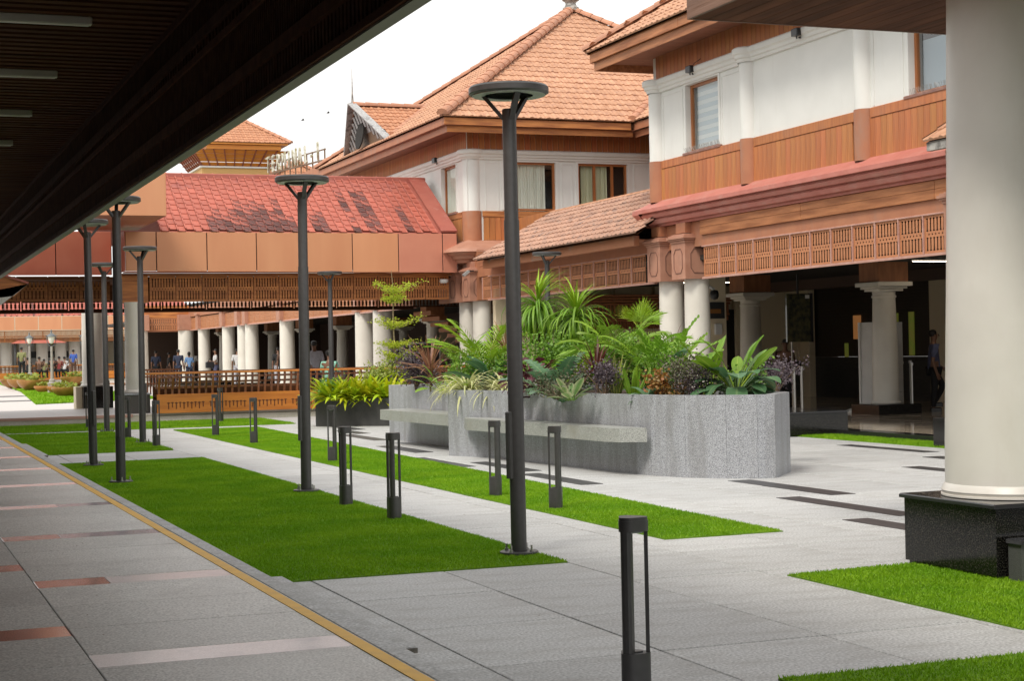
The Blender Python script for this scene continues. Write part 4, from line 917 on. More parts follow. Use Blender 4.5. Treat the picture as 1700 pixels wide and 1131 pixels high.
# ================================================================== covered bridge (crosses the view)
br = thing('covered_bridge', 'covered walkway with copper fascia panels and red tile roof crossing behind the courtyard', 'covered walkway', (10.5, 43, 0))
BF = 42.6
part('deck', MB().box(-4, 15.1, 41.45, 47.4, .0, .165), M_base_stone, br)
x = -4
mes = mk(MB().bbox(0, 1.19, 41.44, 47.4, .166, .2, .003), 'deck_slab', M_decktop)
while x < 15: inst('deck_slab', mes, br, (x, 0, 0)); x += 1.195
part('deck_nosing', MB().bbox(-4, 6.0, 41.38, 41.435, .13, .2, .01), mat('pink_deck_edge', (.42, .25, .2), .45), br)
part('base_wall', MB().box(-4, 15, 41.40, 41.449, -.02, .128), M_base_stone, br)
# fascia panels
vx = [6.06, 6.84, 8.13, 9.42, 10.71, 12.0, 13.28, 14.53, 14.95]
for i in range(8):
    m = M_panel if i < 6 else M_panelpink
    part('fascia_panel', MB().bbox(vx[i] + .012, vx[i + 1] - .012, BF, BF + .04, 3.79 - .008 * i, 4.79, .006), m, br)
part('fascia_backing', MB().box(6.07, 14.94, BF + .02, BF + .06, 3.8, 4.78), M_darkroom, br)
part('fascia_return', MB().box(6.04, 6.06, BF, 44.8, 3.79, 4.8), M_panelred, br)
part('fascia_soffit', MB().box(6.06, 14.94, BF + .04, 43.1, 3.76, 3.785), M_panelred, br)
for i in range(-1, 3):
    a = 6.02 - 2.1 * (3 - i) if i < 3 else 0
xs = [-.5, 1.6, 3.1, 4.58, 6.02]
for i in range(4): part('rear_fascia_panel', MB().bbox(xs[i] + .012, xs[i + 1] - .012, 44.8, 44.84, 3.80, 4.95, .006), M_panelred, br)
part('rear_fascia_backing', MB().box(-.5, 6.02, 44.83, 44.87, 3.81, 4.94), M_darkroom, br)
# lattice front
pw = (14.86 - 6.72) / 12; lm = slot_panel(pw - .02, .66, 8, M_woodx, thick=.012, marg=.04, hole=.36)
for i in range(12): inst('lattice_panel', lm, br, (6.72 + i * pw + .01, 43.1, 3.02))
part('lattice_top_beam', MB().box(6.0, 14.95, 43.09, 43.3, 3.682, 3.755), M_woodx, br)
lm2 = slot_panel(.78, .66, 7, M_woodx, thick=.012, marg=.05, hole=.36)
for i in range(8): inst('lattice_panel', lm2, br, (5.98 - (i + 1) * .8, 44.86, 3.11))
part('lattice_end_block', MB().bbox(6.0, 6.68, 43.02, 43.75, 3.0, 3.70, .01), M_woodx, br)
part('ceiling', MB().box(-1, 15.1, 43.35, 47.2, 3.62, 3.68), M_darkwood, br)
part('inner_beam', MB().box(6.05, 14.9, 44.2, 44.4, 3.1, 3.6), M_darkwood, br)
# rear hanging lattice: dark bars with daylight between
rm = slot_panel(1.24, .26, 11, M_darkwood, thick=.04, mid=False, marg=.02, hole=.5)
for i in range(16): inst('rear_lattice_panel', rm, br, (-1.2 + i * 1.27, 47.1, 2.93))
part('rear_beam', MB().box(-1.2, 15.1, 47.05, 47.25, 3.2, 3.62), M_darkwood, br)
part('rear_bottom_rail', MB().box(-1.2, 15.1, 47.06, 47.2, 2.86, 2.928), M_darkwood, br)
# red tile roof
RY, RZ = 45.5, 6.55; EA = Vector((6.95, BF + .0, 4.80)); EB = Vector((14.45, BF, 4.80)); sv = Vector((0, RY - BF, RZ - 4.8)); SL = sv.length; sv.normalize(); sn = Vector((0, -sv.z, sv.y))
TW, TH = .213, SL / 11
def redtile(m):
    mb = MB(); w_, h_ = TW * .985, TH
    vs = [(0, 0, .055), (.03, 0, .066), (.042, 0, .022), (w_ - .02, 0, .016), (w_, 0, .03), (0, h_, .042), (.03, h_, .052), (.042, h_, .004), (w_ - .02, h_, .0), (w_, h_, .012), (0, 0, .0), (.035, 0, 0), (w_ - .03, 0, 0), (w_, 0, 0)]
    mb.add(vs, [(0, 1, 6, 5), (1, 2, 7, 6), (2, 3, 8, 7), (3, 4, 9, 8), (10, 11, 1, 0), (11, 12, 3, 2), (12, 13, 4, 3)])
    me = mb.mesh('red_tile'); me.materials.append(m); return me
rt, rs_, rh_ = redtile(M_redtile), redtile(M_redstain), redtile(M_redhalf)
roof = part('roof', MB().add([tuple(EA - sn * .03), tuple(EB + Vector((.5, 0, 0)) - sn * .03), tuple(EB + Vector((.5, 0, 0)) + sv * SL - sn * .03), tuple(EA + sv * SL - sn * .03)], [(0, 1, 2, 3)]), M_redtrim, br)
M3 = Matrix(((1, 0, 0), (0, sv.y, sn.y), (0, sv.z, sn.z))); eu = M3.to_euler()
nc = int((EB.x - EA.x) / TW); farv = [[], []]; stain_h = []; clean = set()
for i in range(nc):
    f = i / nc; h_ = 0
    if .17 < f < .26: h_ = random.choice((2, 3, 3))
    elif .26 < f < .36: h_ = random.choice((3, 4, 4, 5))
    elif .36 < f < .48: h_ = random.choice((4, 5, 7, 8)) if i % 2 else random.choice((3, 4))
    elif .50 < f < .58: h_ = random.choice((2, 4, 5, 0))
    elif f > .68 and i % 3 != 1 and f < .80: h_ = random.choice((8, 9, 10))
    elif .86 < f < .9: h_ = 5
    stain_h.append(h_)
    for j in range(11):
        if random.random() < (.06 if f < .6 else .22): clean.add((i, j))
for j in range(11):
    for i in range(nc):
        p = EA + Vector((i * TW, 0, 0)) + sv * (j * TH + (TH * .3 if i % 2 else 0)) + sn * random.uniform(0, .004)
        st_ = j < stain_h[i] and (i, j) not in clean
        if j < 8: inst('red_tile', ((rh_ if (j >= stain_h[i] - 1 or random.random() < .18) else rs_) if st_ else (rh_ if (j <= stain_h[i] and random.random() < .6) or random.random() < .01 else rt)) if stain_h[i] else (rh_ if random.random() < .01 else rt), roof, p, eu)
        else: farv[st_].append(p)
for q, ps in enumerate(farv):
    mb = MB(); src = (rt, rs_)[q]; V = [M3 @ v.co for v in src.vertices]; Fs = [tuple(pp.vertices) for pp in src.polygons]
    for p in ps: mb.add([v + p for v in V], Fs)
    me = mb.mesh('upper_red_tiles'); me.materials.append((M_redtile, M_redstain)[q]); o = bpy.data.objects.new('upper_red_tiles', me); COL.objects.link(o); o.parent = roof; o.location = -off(roof); o['kind'] = 'stuff'
part('ridge_beam', MB().bbox(5.5, 15.0, RY - .12, RY + .12, RZ - .12, RZ + .06, .02), M_redtrim, br)
part('side_flashing', MB().beam(EB + Vector((.28, 0, .05)), EB + Vector((.28, 0, .05)) + sv * SL, .46, .05, sn), M_redtrim, br)
part('back_slope', MB().add([(5.5, RY, RZ), (15, RY, RZ), (15, 48.4, 4.8), (5.5, 48.4, 4.8)], [(0, 1, 2, 3)]), M_redtrim, br)
# box gutter panels at upper left
bx_ = thing('boxed_eave', 'boxed copper panelled eave projecting above the bridge beside the dark canopy', 'eave', (4.5, 39, 4.9))
for a, b in ((0.5, 2.6), (2.62, 4.68), (4.70, 6.51)): part('fascia_panel', MB().bbox(a, b, 39, 39.04, 4.90, 5.9, .006), M_panel, bx_)
part('side_panel', MB().box(6.49, 6.52, 39.045, 43.6, 4.90, 5.9), M_panelred, bx_)
part('underside', MB().box(.5, 6.48, 39.045, 43.6, 4.90, 4.93), M_panelred, bx_)
part('top', MB().box(.5, 6.48, 39.045, 43.6, 5.87, 5.89), M_redtrim, bx_)
# small angled eave at far left
c0 = atY(47, 470, 41); c1 = atY(0, 452, 41); c2 = atY(0, 492, 41)
le = thing('left_eave_end', 'small timber eave end with grey underside at the left frame edge', 'eave', (c0.x, 41, c0.z))
part('boards', MB().add([tuple(c0), (c1.x - 2, 41, c1.z + .6), (c1.x - 2, 41, c2.z - .05), tuple(c2 + Vector((.35, 0, 0))), (c0.x, 41.1, c0.z), (c1.x - 2, 41.1, c1.z + .6), (c1.x - 2, 41.1, c2.z - .05), tuple(c2 + Vector((.35, .1, 0)))], [(0, 1, 2, 3), (4, 7, 6, 5), (0, 3, 7, 4)]), M_woodx, le)
part('rim', MB().beam(c0, (c1.x - 2, 41, c1.z + .6), .14, .05), M_redtrim, le)
part('underside', MB().add([tuple(c0 + Vector((0, -.02, -.02))), tuple(c2 + Vector((.3, -.02, .0))), (c2.x - 2, 40.98, c2.z + .0), (c2.x - 2, 40.98, c2.z - .25), tuple(c2 + Vector((0, -.02, -.22)))], [(0, 1, 2, 3, 4)]), M_screen, le)
# bridge columns
column(br, 6.22, 42.55, .225, .70, 3.0, M_cream, False)
part('column_pedestal', MB().bbox(5.86, 6.52, 42.0, 42.6, -.02, .66, .01), mat('speckled_dark_granite', (.05, .045, .042), .5, (.12, .11, .10), 150, detail=2), br)
part('pedestal_cap', MB().bbox(5.83, 6.55, 41.97, 42.63, .661, .70, .01), M_plgran, br)
RCX = atY(154, 600, 48.2).x
column(br, RCX, 48.2, .30, .80, 2.9, M_cream, False)
part('column_pedestal', MB().bbox(RCX - .32, RCX + .5, 47.8, 48.6, .1, .80, .01), M_blackgr, br)
part('rear_pier', MB().box(RCX - .5, RCX - .33, 48.0, 48.6, .1, .80), M_hallwall, br)
t = thing('bulkhead_lamp', 'round white bulkhead lamp under the bridge soffit near the twin heads', 'lamp', tuple(atY(737, 467, 42.9)))
part('body', MB().lathe([(.001, -.05), (.09, -.05), (.12, -.01), (.12, .05), (.001, .05)], 20), M_whitep, t, True, False)

# railing (seat-back balustrade) with orange band
ra = thing('bench_railing', 'long varnished timber seat-back railing with curved slats over an orange fretwork band', 'railing', (10, 41.3, .2))
XA, XB, YR = 6.56, 15.0, 41.32
part('top_rail', MB().bbox(XA - .3, XB, YR - .10, YR + .02, 1.165, 1.215, .012), M_rail, ra)
part('back_cap', MB().box(XA - .1, XB, YR + .021, YR + .05, 1.19, 1.235), M_darkwood, ra)
part('band_panel', MB().bbox(XA + .02, XB, YR, YR + .05, .205, .67, .008), M_rail, ra)
part('band_ledge', MB().box(XA, XB, YR + .051, YR + .5, .60, .66), M_darkwood, ra)
part('seat_backing', MB().box(XA, XB, YR + .5, YR + .54, .2, .86), M_darkwood, ra)
for z, o_ in ((1.06, -.03), (.93, .02), (.81, .06)): part('slat_rail', MB().box(XA, XB, YR + o_, YR + o_ + .03, z, z + .05), M_slat, ra)
sp = MB(); pts = [(-.06, 1.165), (-.075, 1.08), (-.05, .98), (0, .88), (.035, .78), (.04, .67)]
for (a, b), (c, d) in zip(pts[:-1], pts[1:]): sp.add([(x_, y_ + q, z_) for x_ in (0, .052) for y_, z_, q in ((a, b, 0), (c, d, 0), (c, d, .05), (a, b, .05))], [(0, 1, 2, 3), (7, 6, 5, 4), (0, 4, 5, 1), (3, 2, 6, 7), (1, 5, 6, 2), (0, 3, 7, 4)])
sm_ = mk(sp, 'slat', M_slat); x = XA + .05
while x < XB: inst('slat', sm_, ra, (x, YR, 0)); x += .166
# fretwork: small dark keyhole cuts in the band
fm = mk(MB().add([(-.014, 0, 0), (.014, 0, 0), (.014, 0, .13), (.05, 0, .15), (0, 0, .175), (-.05, 0, .15), (-.014, 0, .13)] + [], [tuple(range(7))]), 'fret_cut', mat('fret_shadow', (.12, .035, .01), .8))
x = XA + .3; k = 0
while x < XB:
    if k % 11 != 10: inst('fret_cut', fm, ra, (x, YR - .003, .31 + (.05 if k % 2 else 0)), (0, (PI if k % 2 else 0), 0)) if False else inst('fret_cut', fm, ra, (x, YR - .003, .30 if k % 2 == 0 else .34), (0, 0, 0), (1, 1, 1 if k % 2 == 0 else .8))
    x += .095; k += 1
ral = thing('short_railing', 'short dark piece of railing left of the cream bridge column', 'railing', (7.0, 49, .2))
part('rails', MB().box(6.75, 8.5, 49.0, 49.04, 1.2, 1.25).box(6.75, 8.5, 49.0, 49.04, 1.0, 1.04).box(6.75, 8.5, 49.0, 49.04, .8, .84), M_slat, ral)
me = mk(MB().box(0, .04, 49.05, 49.09, .5, 1.2), 'slat', M_slat)
for i in range(20): inst('slat', me, ral, (6.76 + i * .085, 0, 0))

# ================================================================== facade continuing beyond the bridge
fw = thing('far_hall_wing', 'long lattice-topped hall wing with cream columns seen under the bridge', 'building', (FX, 75, 0))
pairs = [(51.3, .27), (53.4, .27), (64.5, .27), (71.0, .27), (72.6, .27), (76.0, .27), (82.0, .27)]
for cy, r_ in pairs:
    column(fw, 15.42, cy, .34 if cy < 60 else .30, .4, 2.95, M_cream, False)
    part('column_head', MB().bbox(15.05, 15.65, cy - .3, cy + .3, 2.955, 3.62, .01).bbox(15.0, 15.7, cy - .36, cy + .36, 3.63, 3.72, .01), M_pinkcap, fw)
lm3 = slot_panel(.98, .60, 8, M_latt, hole=.26)
y = 47.5
while y < 84: inst('lattice_panel', lm3, fw, (FX + .02, y + .98, 2.95), (0, 0, -PI / 2)); y += 1.0
part('frieze', MB().box(FX - .04, FX + .2, 47.4, 85, 3.60, 4.1), M_terra, fw)
part('sill_rail', MB().box(FX - .03, FX + .1, 47.4, 85, 2.90, 2.948), M_lattframe, fw)
y = 84.8
x = 15.2
lm4 = slot_panel(1.3, .62, 10, M_latt, hole=.26)
for i in range(3): inst('lattice_panel', lm4, fw, (12.3 + i * 1.02, 84.75, 2.93), (0, 0, 0), (.78, 1, 1))
part('return_frieze', MB().box(12.2, 15.2, 84.78, 85, 3.56, 4.2), M_woodx, fw); part('return_sill', MB().box(12.2, 15.2, 84.77, 85, 2.87, 2.928), M_terra, fw)
for cx in (15.0, 12.7):
    part('column_head', MB().bbox(cx - .42, cx + .42, 84.3, 85.0, 2.93, 3.72, .01), M_pinkcap, fw); column(fw, cx, 84.7, .40, .3, 2.92, M_cream, False)
for lx in (8.8, 10.0): pass
part('floor', MB().box(FX + .1, 27, 47.3, 100, -.02, .12), M_hallfloor, fw)
part('ceiling', MB().box(FX + .05, 27, 47.0, 100, 3.4, 3.5), M_ceil, fw)
part('upper_box', MB().box(15.45, 27, 42.7, 100, 3.5, 4.3), M_darkroom, fw)
part('inner_wall', MB().box(26, 26.2, 41.5, 100, 0, 3.4), M_halldark, fw)
part('end_wall', MB().box(14.9, 26, 100, 100.2, 0, 3.4), M_halldark, fw)
part('corner_ceiling', MB().box(12.6, 15.2, 85.05, 100, 3.4, 3.5), M_ceil, fw)
part('corner_floor', MB().box(12.6, 15.28, 85.05, 99.9, .10, .13), M_hallfloor, fw)
for i, (cx, cy) in enumerate([(20, 47.0), (20, 53.5), (20, 60), (20, 66.5), (20, 73), (20, 80), (20, 87), (17.6, 88), (24.5, 64), (24.5, 78), (24, 55)]):
    lab = ['inner', 'second inner', 'third inner', 'fourth inner', 'fifth inner', 'sixth inner', 'last inner', 'small corner', 'deep set', 'deepest set', 'shaded rear'][i]
    copy_tree(hc, (cx, cy, .1), lab + ' cream column of the colonnade seen under the bridge')
# scatter warm interior bits
for i, (cx, cy, z, w_, h_, m) in enumerate(((22, 60, 1.3, .5, 1.0, M_curtain), (23, 50.5, 1.6, 1.2, 1.4, M_carved), (24, 70, 1.2, .8, 1.8, M_hallwall), (22.5, 46.6, 2.2, .6, .5, M_whitep), (19, 44.6, 2.0, .28, .32, M_whitep))):
    lab = ['small pale wall notice deep in the colonnade', 'carved brown stair side under the bridge', 'cream partition deep in the colonnade', 'white wall box right of the sapling stem', 'small white speaker box beside the sapling'][i]
    o = part('wall_panel', MB().bbox(cx - w_ / 2, cx + w_ / 2, cy, cy + .1, z, z + h_, .01), m); tag(o, lab, 'panel')
st_ = thing('stair_side', 'stepped brown stair underside seen deep under the bridge', 'stair', (20.5, 58, 1.5))
for i in range(8): part('step', MB().bbox(18.6 + i * .32, 18.9 + i * .32, 56, 58, 2.9 - i * .2, 3.05 - i * .2, .01), M_carved, st_)
tv = thing('monitor', 'black wall monitor in a pale frame behind the sapling', 'monitor', tuple(atY(706, 590, 46)), None)
part('screen', MB().bbox(-.42, .42, -.03, .02, -.33, .33, .008), M_blackp, tv, world=False); part('frame', MB().box(-.47, .47, .021, .05, -.38, .38), M_whitep, tv, world=False); part('stand', MB().box(-.03, .03, .0, .03, -1.2, -.331), M_blackp, tv, world=False)

# ================================================================== far-left court
gfar = struct('far_path', MB().box(-40, 40, 47.41, 300, -.02, .10), M_decktop)
lawn('lawn', [(5.1, 57), (9.6, 60), (9.8, 112), (7.6, 112), (6.5, 80)], 260, .10, .06, label='far lawn with clay bowls and lanterns beyond the bridge')
fl = [o for o in COL.objects if o.get('label', '').startswith('far lawn with clay')][0]; fl.location.z = .1
struct('far_lawn_ground', MB().prism([(5.1, 57), (9.6, 60), (9.8, 112), (7.6, 112), (6.5, 80)], .1, .115), M_lawnbase)
for y0_, y1_ in ((70, 72), (88, 90), (62, 63.5)): struct('far_path_stripe', MB().box(2, 5.9, y0_, y1_, .1, .108), M_plblack)
fb = thing('far_left_wing', 'distant wing with pale copper fascia and columns beyond the bridge at left', 'building', (8, 112, 0))
ZF = 112
def fz(py): return atY(60, py, ZF).z
x = 1.4
for i in range(12):
    part('fascia_panel', MB().bbox(x + .02, x + 1.45, ZF, ZF + .05, fz(548), fz(526), .01), M_panel, fb); x += 1.48 if i else 1.48
lm5 = slot_panel(2.4, fz(549) - fz(568), 30, M_wood, hole=.4)
for i in range(8): inst('lattice_panel', lm5, fb, (1 + i * 2.4, ZF + .6, fz(568)))
part('roof', MB().add([(0, ZF, fz(525)), (20, ZF, fz(525)), (20, ZF + 4, fz(525) + 2.6), (0, ZF + 4, fz(525) + 2.6)], [(0, 1, 2, 3)]), M_redtile, fb)
for i in range(46): part('tile_column', MB().beam((1 + i * .36, ZF - .02, fz(525) + .03), (1 + i * .36, ZF + 4, fz(525) + 2.63), .10, .06, (0, -.5, 1)), M_redtile if i % 5 else M_redstain, fb)
for i, cx in enumerate((6.6, 8.4, 9.6, 10.7, 11.9, 12.8, 14.2)):
    part('column', MB().lathe([(.38, .1), (.38, 3.0)], 20, (cx, ZF + 2.5, 0)), M_cream, fb, True)
    part('rear_column', MB().lathe([(.3, .1), (.3, 3.0)], 16, (cx + .9, ZF + 9, 0)), M_cream, fb, True)
part('back_wall', MB().box(0, 22, ZF + 14, ZF + 14.2, 0, 6), M_hallwall, fb); part('grey_counter', MB().box(9.5, 13, ZF + 6, ZF + 6.2, 1.7, 2.15), M_honed, fb); part('white_counter', MB().box(9.4, 13.2, ZF + 5.8, ZF + 5.99, .2, 1.68), M_white, fb)
part('ceiling', MB().box(0, 22, ZF + .7, ZF + 14, fz(566), fz(566) + .2), M_ceil, fb)
pk = thing('kiosk_canopy', 'tiny red tiled hipped kiosk roof behind the lanterns', 'canopy', (9, ZF + 3, 2.8))
part('roof', MB().add([(8.5, ZF - .6, 2.66), (12.0, ZF - .6, 2.66), (12.0, ZF + .5, 2.66), (8.5, ZF + .5, 2.66), (9.0, ZF, 2.86), (11.4, ZF, 2.86)], [(0, 1, 5, 4), (1, 2, 5), (2, 3, 4, 5), (3, 0, 4), (3, 2, 1, 0)]), M_redtile, pk)
part('canopy_post', MB().box(8.7, 8.8, ZF - .2, ZF - .1, .1, 2.66), M_honed, pk)
frl = thing('far_railing', 'distant orange timber railing band in front of the seated people', 'railing', (8, 110, .2))
part('band_panel', MB().box(1, 17, 110, 110.1, fz(631) + .02, fz(618)), M_rail, frl)
part('top_rail', MB().box(1, 17, 109.9, 110.05, fz(608.5), fz(606.5)), M_rail, frl)
part('base', MB().box(1, 17, 110.02, 110.4, .0, fz(632)), M_base_stone, frl)
for z_ in (610.5, 613.5, 616): part('slat_rail', MB().box(1, 17, 110, 110.04, fz(z_), fz(z_) + .05), M_slat, frl)
me = mk(MB().box(0, .07, 110.05, 110.1, fz(618), fz(608)), 'slat', M_slat)
for i in range(64): inst('slat', me, frl, (1 + i * .24, 0, 0))

def street_lamp():
    t = thing('lantern_post', '', 'lantern', (7.0, 66, .1), 'old style lantern posts on the far lawn')
    part('post', MB().lathe([(.30, 0), (.30, .06), (.20, .10), (.16, .3), (.19, .42), (.21, .48), (.13, .52), (.13, .62), (.07, .66), (.05, 1.5), (.045, 2.05)], 16), M_ironlt, t, True, False)
    part('plinth', MB().lathe([(.34, -.0), (.34, .055), (.001, .0551)], 16), M_white, t, True, False)
    for s in (-1, 1): part('cradle_arm', MB().tube([(0, 0, 2.0), (s * .13, 0, 2.12), (s * .19, 0, 2.3), (s * .17, 0, 2.45), (s * .24, 0, 2.52)], .02, 6), M_iron, t, True, False)
    part('globe', MB().lathe([(.001, 2.14), (.07, 2.18), (.13, 2.32), (.14, 2.46), (.001, 2.461)], 16), M_globe, t, True, False)
    part('cap', MB().lathe([(.19, 2.465), (.17, 2.52), (.10, 2.57), (.05, 2.6), (.03, 2.64), (.04, 2.68), (.01, 2.76), (.001, 2.78)], 16), M_iron, t, True, False)
    return t
s1 = street_lamp(); s1['label'] = 'nearest pale lantern post among the clay bowls beyond the bridge'
P = atZ(87, 655, .1); s1.location = P
for (a, b, sc_, lab) in ((50, 640, 1.12, 'middle dark lantern post beyond the bridge'), (21, 633, 1.14, 'leftmost farthest lantern post beyond the bridge')):
    P = atZ(a, b, .1); c = copy_tree(s1, P, lab); c.scale = (sc_,) * 3
P = atZ(140, 655, .1); c = copy_tree(s1, P + Vector((.4, 3, 0)), 'lantern post mostly hidden behind the cream column')
# bowls
def bowl(loc, s, lab, terra=False, full=True):
    t = thing('planter_bowl', lab, 'plant pot', loc, 'brass coloured plant bowls on the far lawn'); t.scale = (s, s, s)
    part('bowl', MB().lathe([(.10, 0), (.22, .04), (.42, .17), (.50, .30), (.50, .36), (.46, .36), (.44, .32), (.001, .31)], 20), M_potterra if terra else M_pot, t, True, False)
    mb = MB()
    for i in range(60):
        a = random.uniform(0, 2 * PI); r_ = random.uniform(0, .4); z = .33 + random.uniform(0, .2); w_ = .07
        x_, y_ = r_ * math.cos(a), r_ * math.sin(a); d = Vector((random.uniform(-1, 1), random.uniform(-1, 1), random.uniform(.2, 1))).normalized() * w_; e = Vector((random.uniform(-1, 1), random.uniform(-1, 1), random.uniform(-.3, .3))).normalized() * w_
        p = Vector((x_, y_, z)); mb.add([p - d, p + e, p + d, p - e], [(0, 1, 2, 3)])
    me = mb.mesh('plant'); me.materials.append(M_bowlplant); o = bpy.data.objects.new('plant', me); COL.objects.link(o); o.parent = t; o['kind'] = 'stuff'
M_bowlplant = mat('bowl_plant_green', (.20, .30, .04), .6, (.34, .36, .06), 9, sub=.3)
for i, (a, b, s_, te) in enumerate(((24, 646, 1.45, 0), (38, 648, 1.5, 0), (57, 651, 1.55, 0), (75, 654, .95, 1), (97, 655, .95, 1), (111, 661, 1.15, 0), (124, 660, .8, 1), (124, 642, 1.5, 0), (135, 641, 1.2, 0))):
    lab = ['leftmost brass bowl on the far lawn', 'second brass bowl from the left on the far lawn', 'wide brass bowl left of the nearest lantern', 'small orange bowl just left of the nearest lantern foot', 'round orange bowl just right of the nearest lantern foot',
           'nearest brass bowl on the far lawn left of the black pedestal', 'small orange bowl behind the nearest brass bowl', 'brass bowl farther back beside the cream column', 'back bowl touching the cream column edge'][i]
    bowl(tuple(atZ(a, b, .1)), s_, lab, te)

# turret pavilion
tu = thing('roof_pavilion', 'golden lit rooftop pavilion with tiled hip roof and flared slatted gallery', 'pavilion', (15.8, 75, 8))
A = atY(484, 238, 75); ap = atY(393, 196, 77.5); xl = 2 * ap.x - A.x - .2; zE = A.z
roof_face(tu, (xl, 75, zE), (A.x, 75, zE), (ap.x, 77.5, ap.z), (ap.x, 77.5, ap.z), M_tileor, ch=.3, tw=.24)
part('side_slopes', MB().add([(A.x, 75, zE), (A.x, 80, zE), (xl, 80, zE), (xl, 75, zE), (ap.x, 77.5, ap.z)], [(0, 1, 4), (1, 2, 4), (2, 3, 4)]), M_tileor, tu)
ridge_line(tu, (A.x, 75, zE + .03), (ap.x, 77.5, ap.z + .04), M_ridge, .1, .35)
z1 = atY(400, 241, 75).z; z2 = atY(400, 247, 75).z; z3 = atY(400, 272, 75).z; z4 = atY(400, 275, 75).z
part('upper_fascia', MB().box(xl + .1, A.x - .15, 75.02, 79.9, (zE + z1) / 2 - .02, zE - .02), M_yelwood, tu); part('lower_fascia', MB().box(xl + .3, A.x - .45, 75.15, 79.7, z2, (zE + z1) / 2 - .04), M_yelwood, tu)
xb0 = atY(335, 270, 76).x; xb1 = atY(455, 270, 76).x; xt0 = atY(318, 247, 75.3).x; xt1 = atY(478, 247, 75.3).x
def lerp(a, b, t): return a + (b - a) * t
for i in range(4):
    t0, t1 = i / 4 + .01, (i + 1) / 4 - .02
    q = [(lerp(xb0, xt0, t), lerp(76, 75.3, t), lerp(z3, z2, t), lerp(xb1, xt1, t)) for t in (t0, t1)]
    part('gallery_board', MB().add([(q[0][0], q[0][1], q[0][2]), (q[0][3], q[0][1], q[0][2]), (q[1][3], q[1][1], q[1][2]), (q[1][0], q[1][1], q[1][2]), (q[0][0], q[0][1] + .05, q[0][2]), (q[0][3], q[0][1] + .05, q[0][2]), (q[1][3], q[1][1] + .05, q[1][2]), (q[1][0], q[1][1] + .05, q[1][2])], [(0, 1, 2, 3), (7, 6, 5, 4), (0, 4, 5, 1), (3, 2, 6, 7)]), M_yelwood, tu)
    part('side_gallery_board', MB().add([(q[0][0], q[0][1], q[0][2]), (q[1][0], q[1][1], q[1][2]), (q[1][0], 79.6, q[1][2]), (q[0][0], 79.0, q[0][2])], [(0, 1, 2, 3)]), M_carved, tu)
for i in range(10):
    t = i / 9; part('gallery_strut', MB().beam((lerp(xb0, xb1, t), 75.95, z3), (lerp(xt0, xt1, t), 75.25, z2), .05, .05), M_redbrown, tu)
for i in range(8):
    yy = 76 + i * .45; part('gallery_strut', MB().beam((xb0 - .03, yy, z3), (xt0 - .05, yy - .3, z2), .05, .05), M_redbrown, tu)
part('white_band', MB().box(xb0 - .1, xb1 + .1, 75.9, 79.2, z4, z3 - .01), M_white, tu); part('wall', MB().box(xb0, xb1, 76.0, 79.1, z4 - 4, z4 - .01), M_yelwall, tu)
# small hip roof peeking over the ridge
hp = thing('small_hip_roof', 'tip of a small orange hip roof peeking over the red ridge', 'roof', (18, 70, 9)); T = atY(490, 268, 70)
roof_face(hp, (T.x - 2, 69, T.z - 1.25), (T.x + 2, 69, T.z - 1.25), tuple(T), tuple(T), M_tileor, ch=.3)
ridge_line(hp, (T.x - 2, 69, T.z - 1.2), T, M_ridge, .12); ridge_line(hp, (T.x + 2, 69, T.z - 1.2), T, M_ridge, .12)
part('rear', MB().add([(T.x - 2, 69, T.z - 1.25), (T.x - 2, 72, T.z - 1.25), (T.x + 2, 72, T.z - 1.25), (T.x + 2, 69, T.z - 1.25), tuple(T)], [(0, 4, 1), (1, 4, 2), (2, 4, 3)]), M_tileor, hp)

# rooftop lettering TERMINAL-1 on a frame
lt_ = thing('terminal_sign', 'faded gold rooftop letters reading TERMINAL-1 seen very obliquely', 'sign', (16, 64.5, 9))
txt = 'TERMINAL-1'; ya_, yb_ = 69.3, 61.0
for i, ch in enumerate(txt):
    cu = bpy.data.curves.new('letter', 'FONT'); cu.body = ch; cu.size = 1.0; cu.extrude = .035; cu.align_x = 'CENTER'; cu.materials.append(M_letter)
    tmp = bpy.data.objects.new('letter', cu); COL.objects.link(tmp); bpy.context.view_layer.update()
    me = bpy.data.meshes.new_from_object(tmp.evaluated_get(bpy.context.evaluated_depsgraph_get())); bpy.data.objects.remove(tmp)
    yy = lerp(ya_, yb_, i / 9); z = lerp(9.32, 8.92, i / 9)
    me.materials.clear(); me.materials.append(M_letter)
    o = bpy.data.objects.new('letter', me); COL.objects.link(o); o.parent = lt_; o.rotation_euler = (PI / 2, 0, -PI / 2); o.location = Vector((15.9, yy, z)) - lt_.location
part('frame_rail', MB().beam((16.1, 70, 9.35), (16.1, 60.6, 8.9), .05, .06).beam((16.1, 70, 9.75), (16.1, 60.6, 9.3), .04, .05), M_bronze, lt_)
for i in range(11): t = i / 10; part('frame_post', MB().beam((16.12, lerp(70, 60.8, t), 8.3), (16.12, lerp(70, 60.8, t), lerp(9.8, 9.35, t)), .05, .05), M_bronze, lt_)
part('base_block', MB().box(15.7, 17, 60, 70.5, 7.5, 8.6), M_terra, lt_)

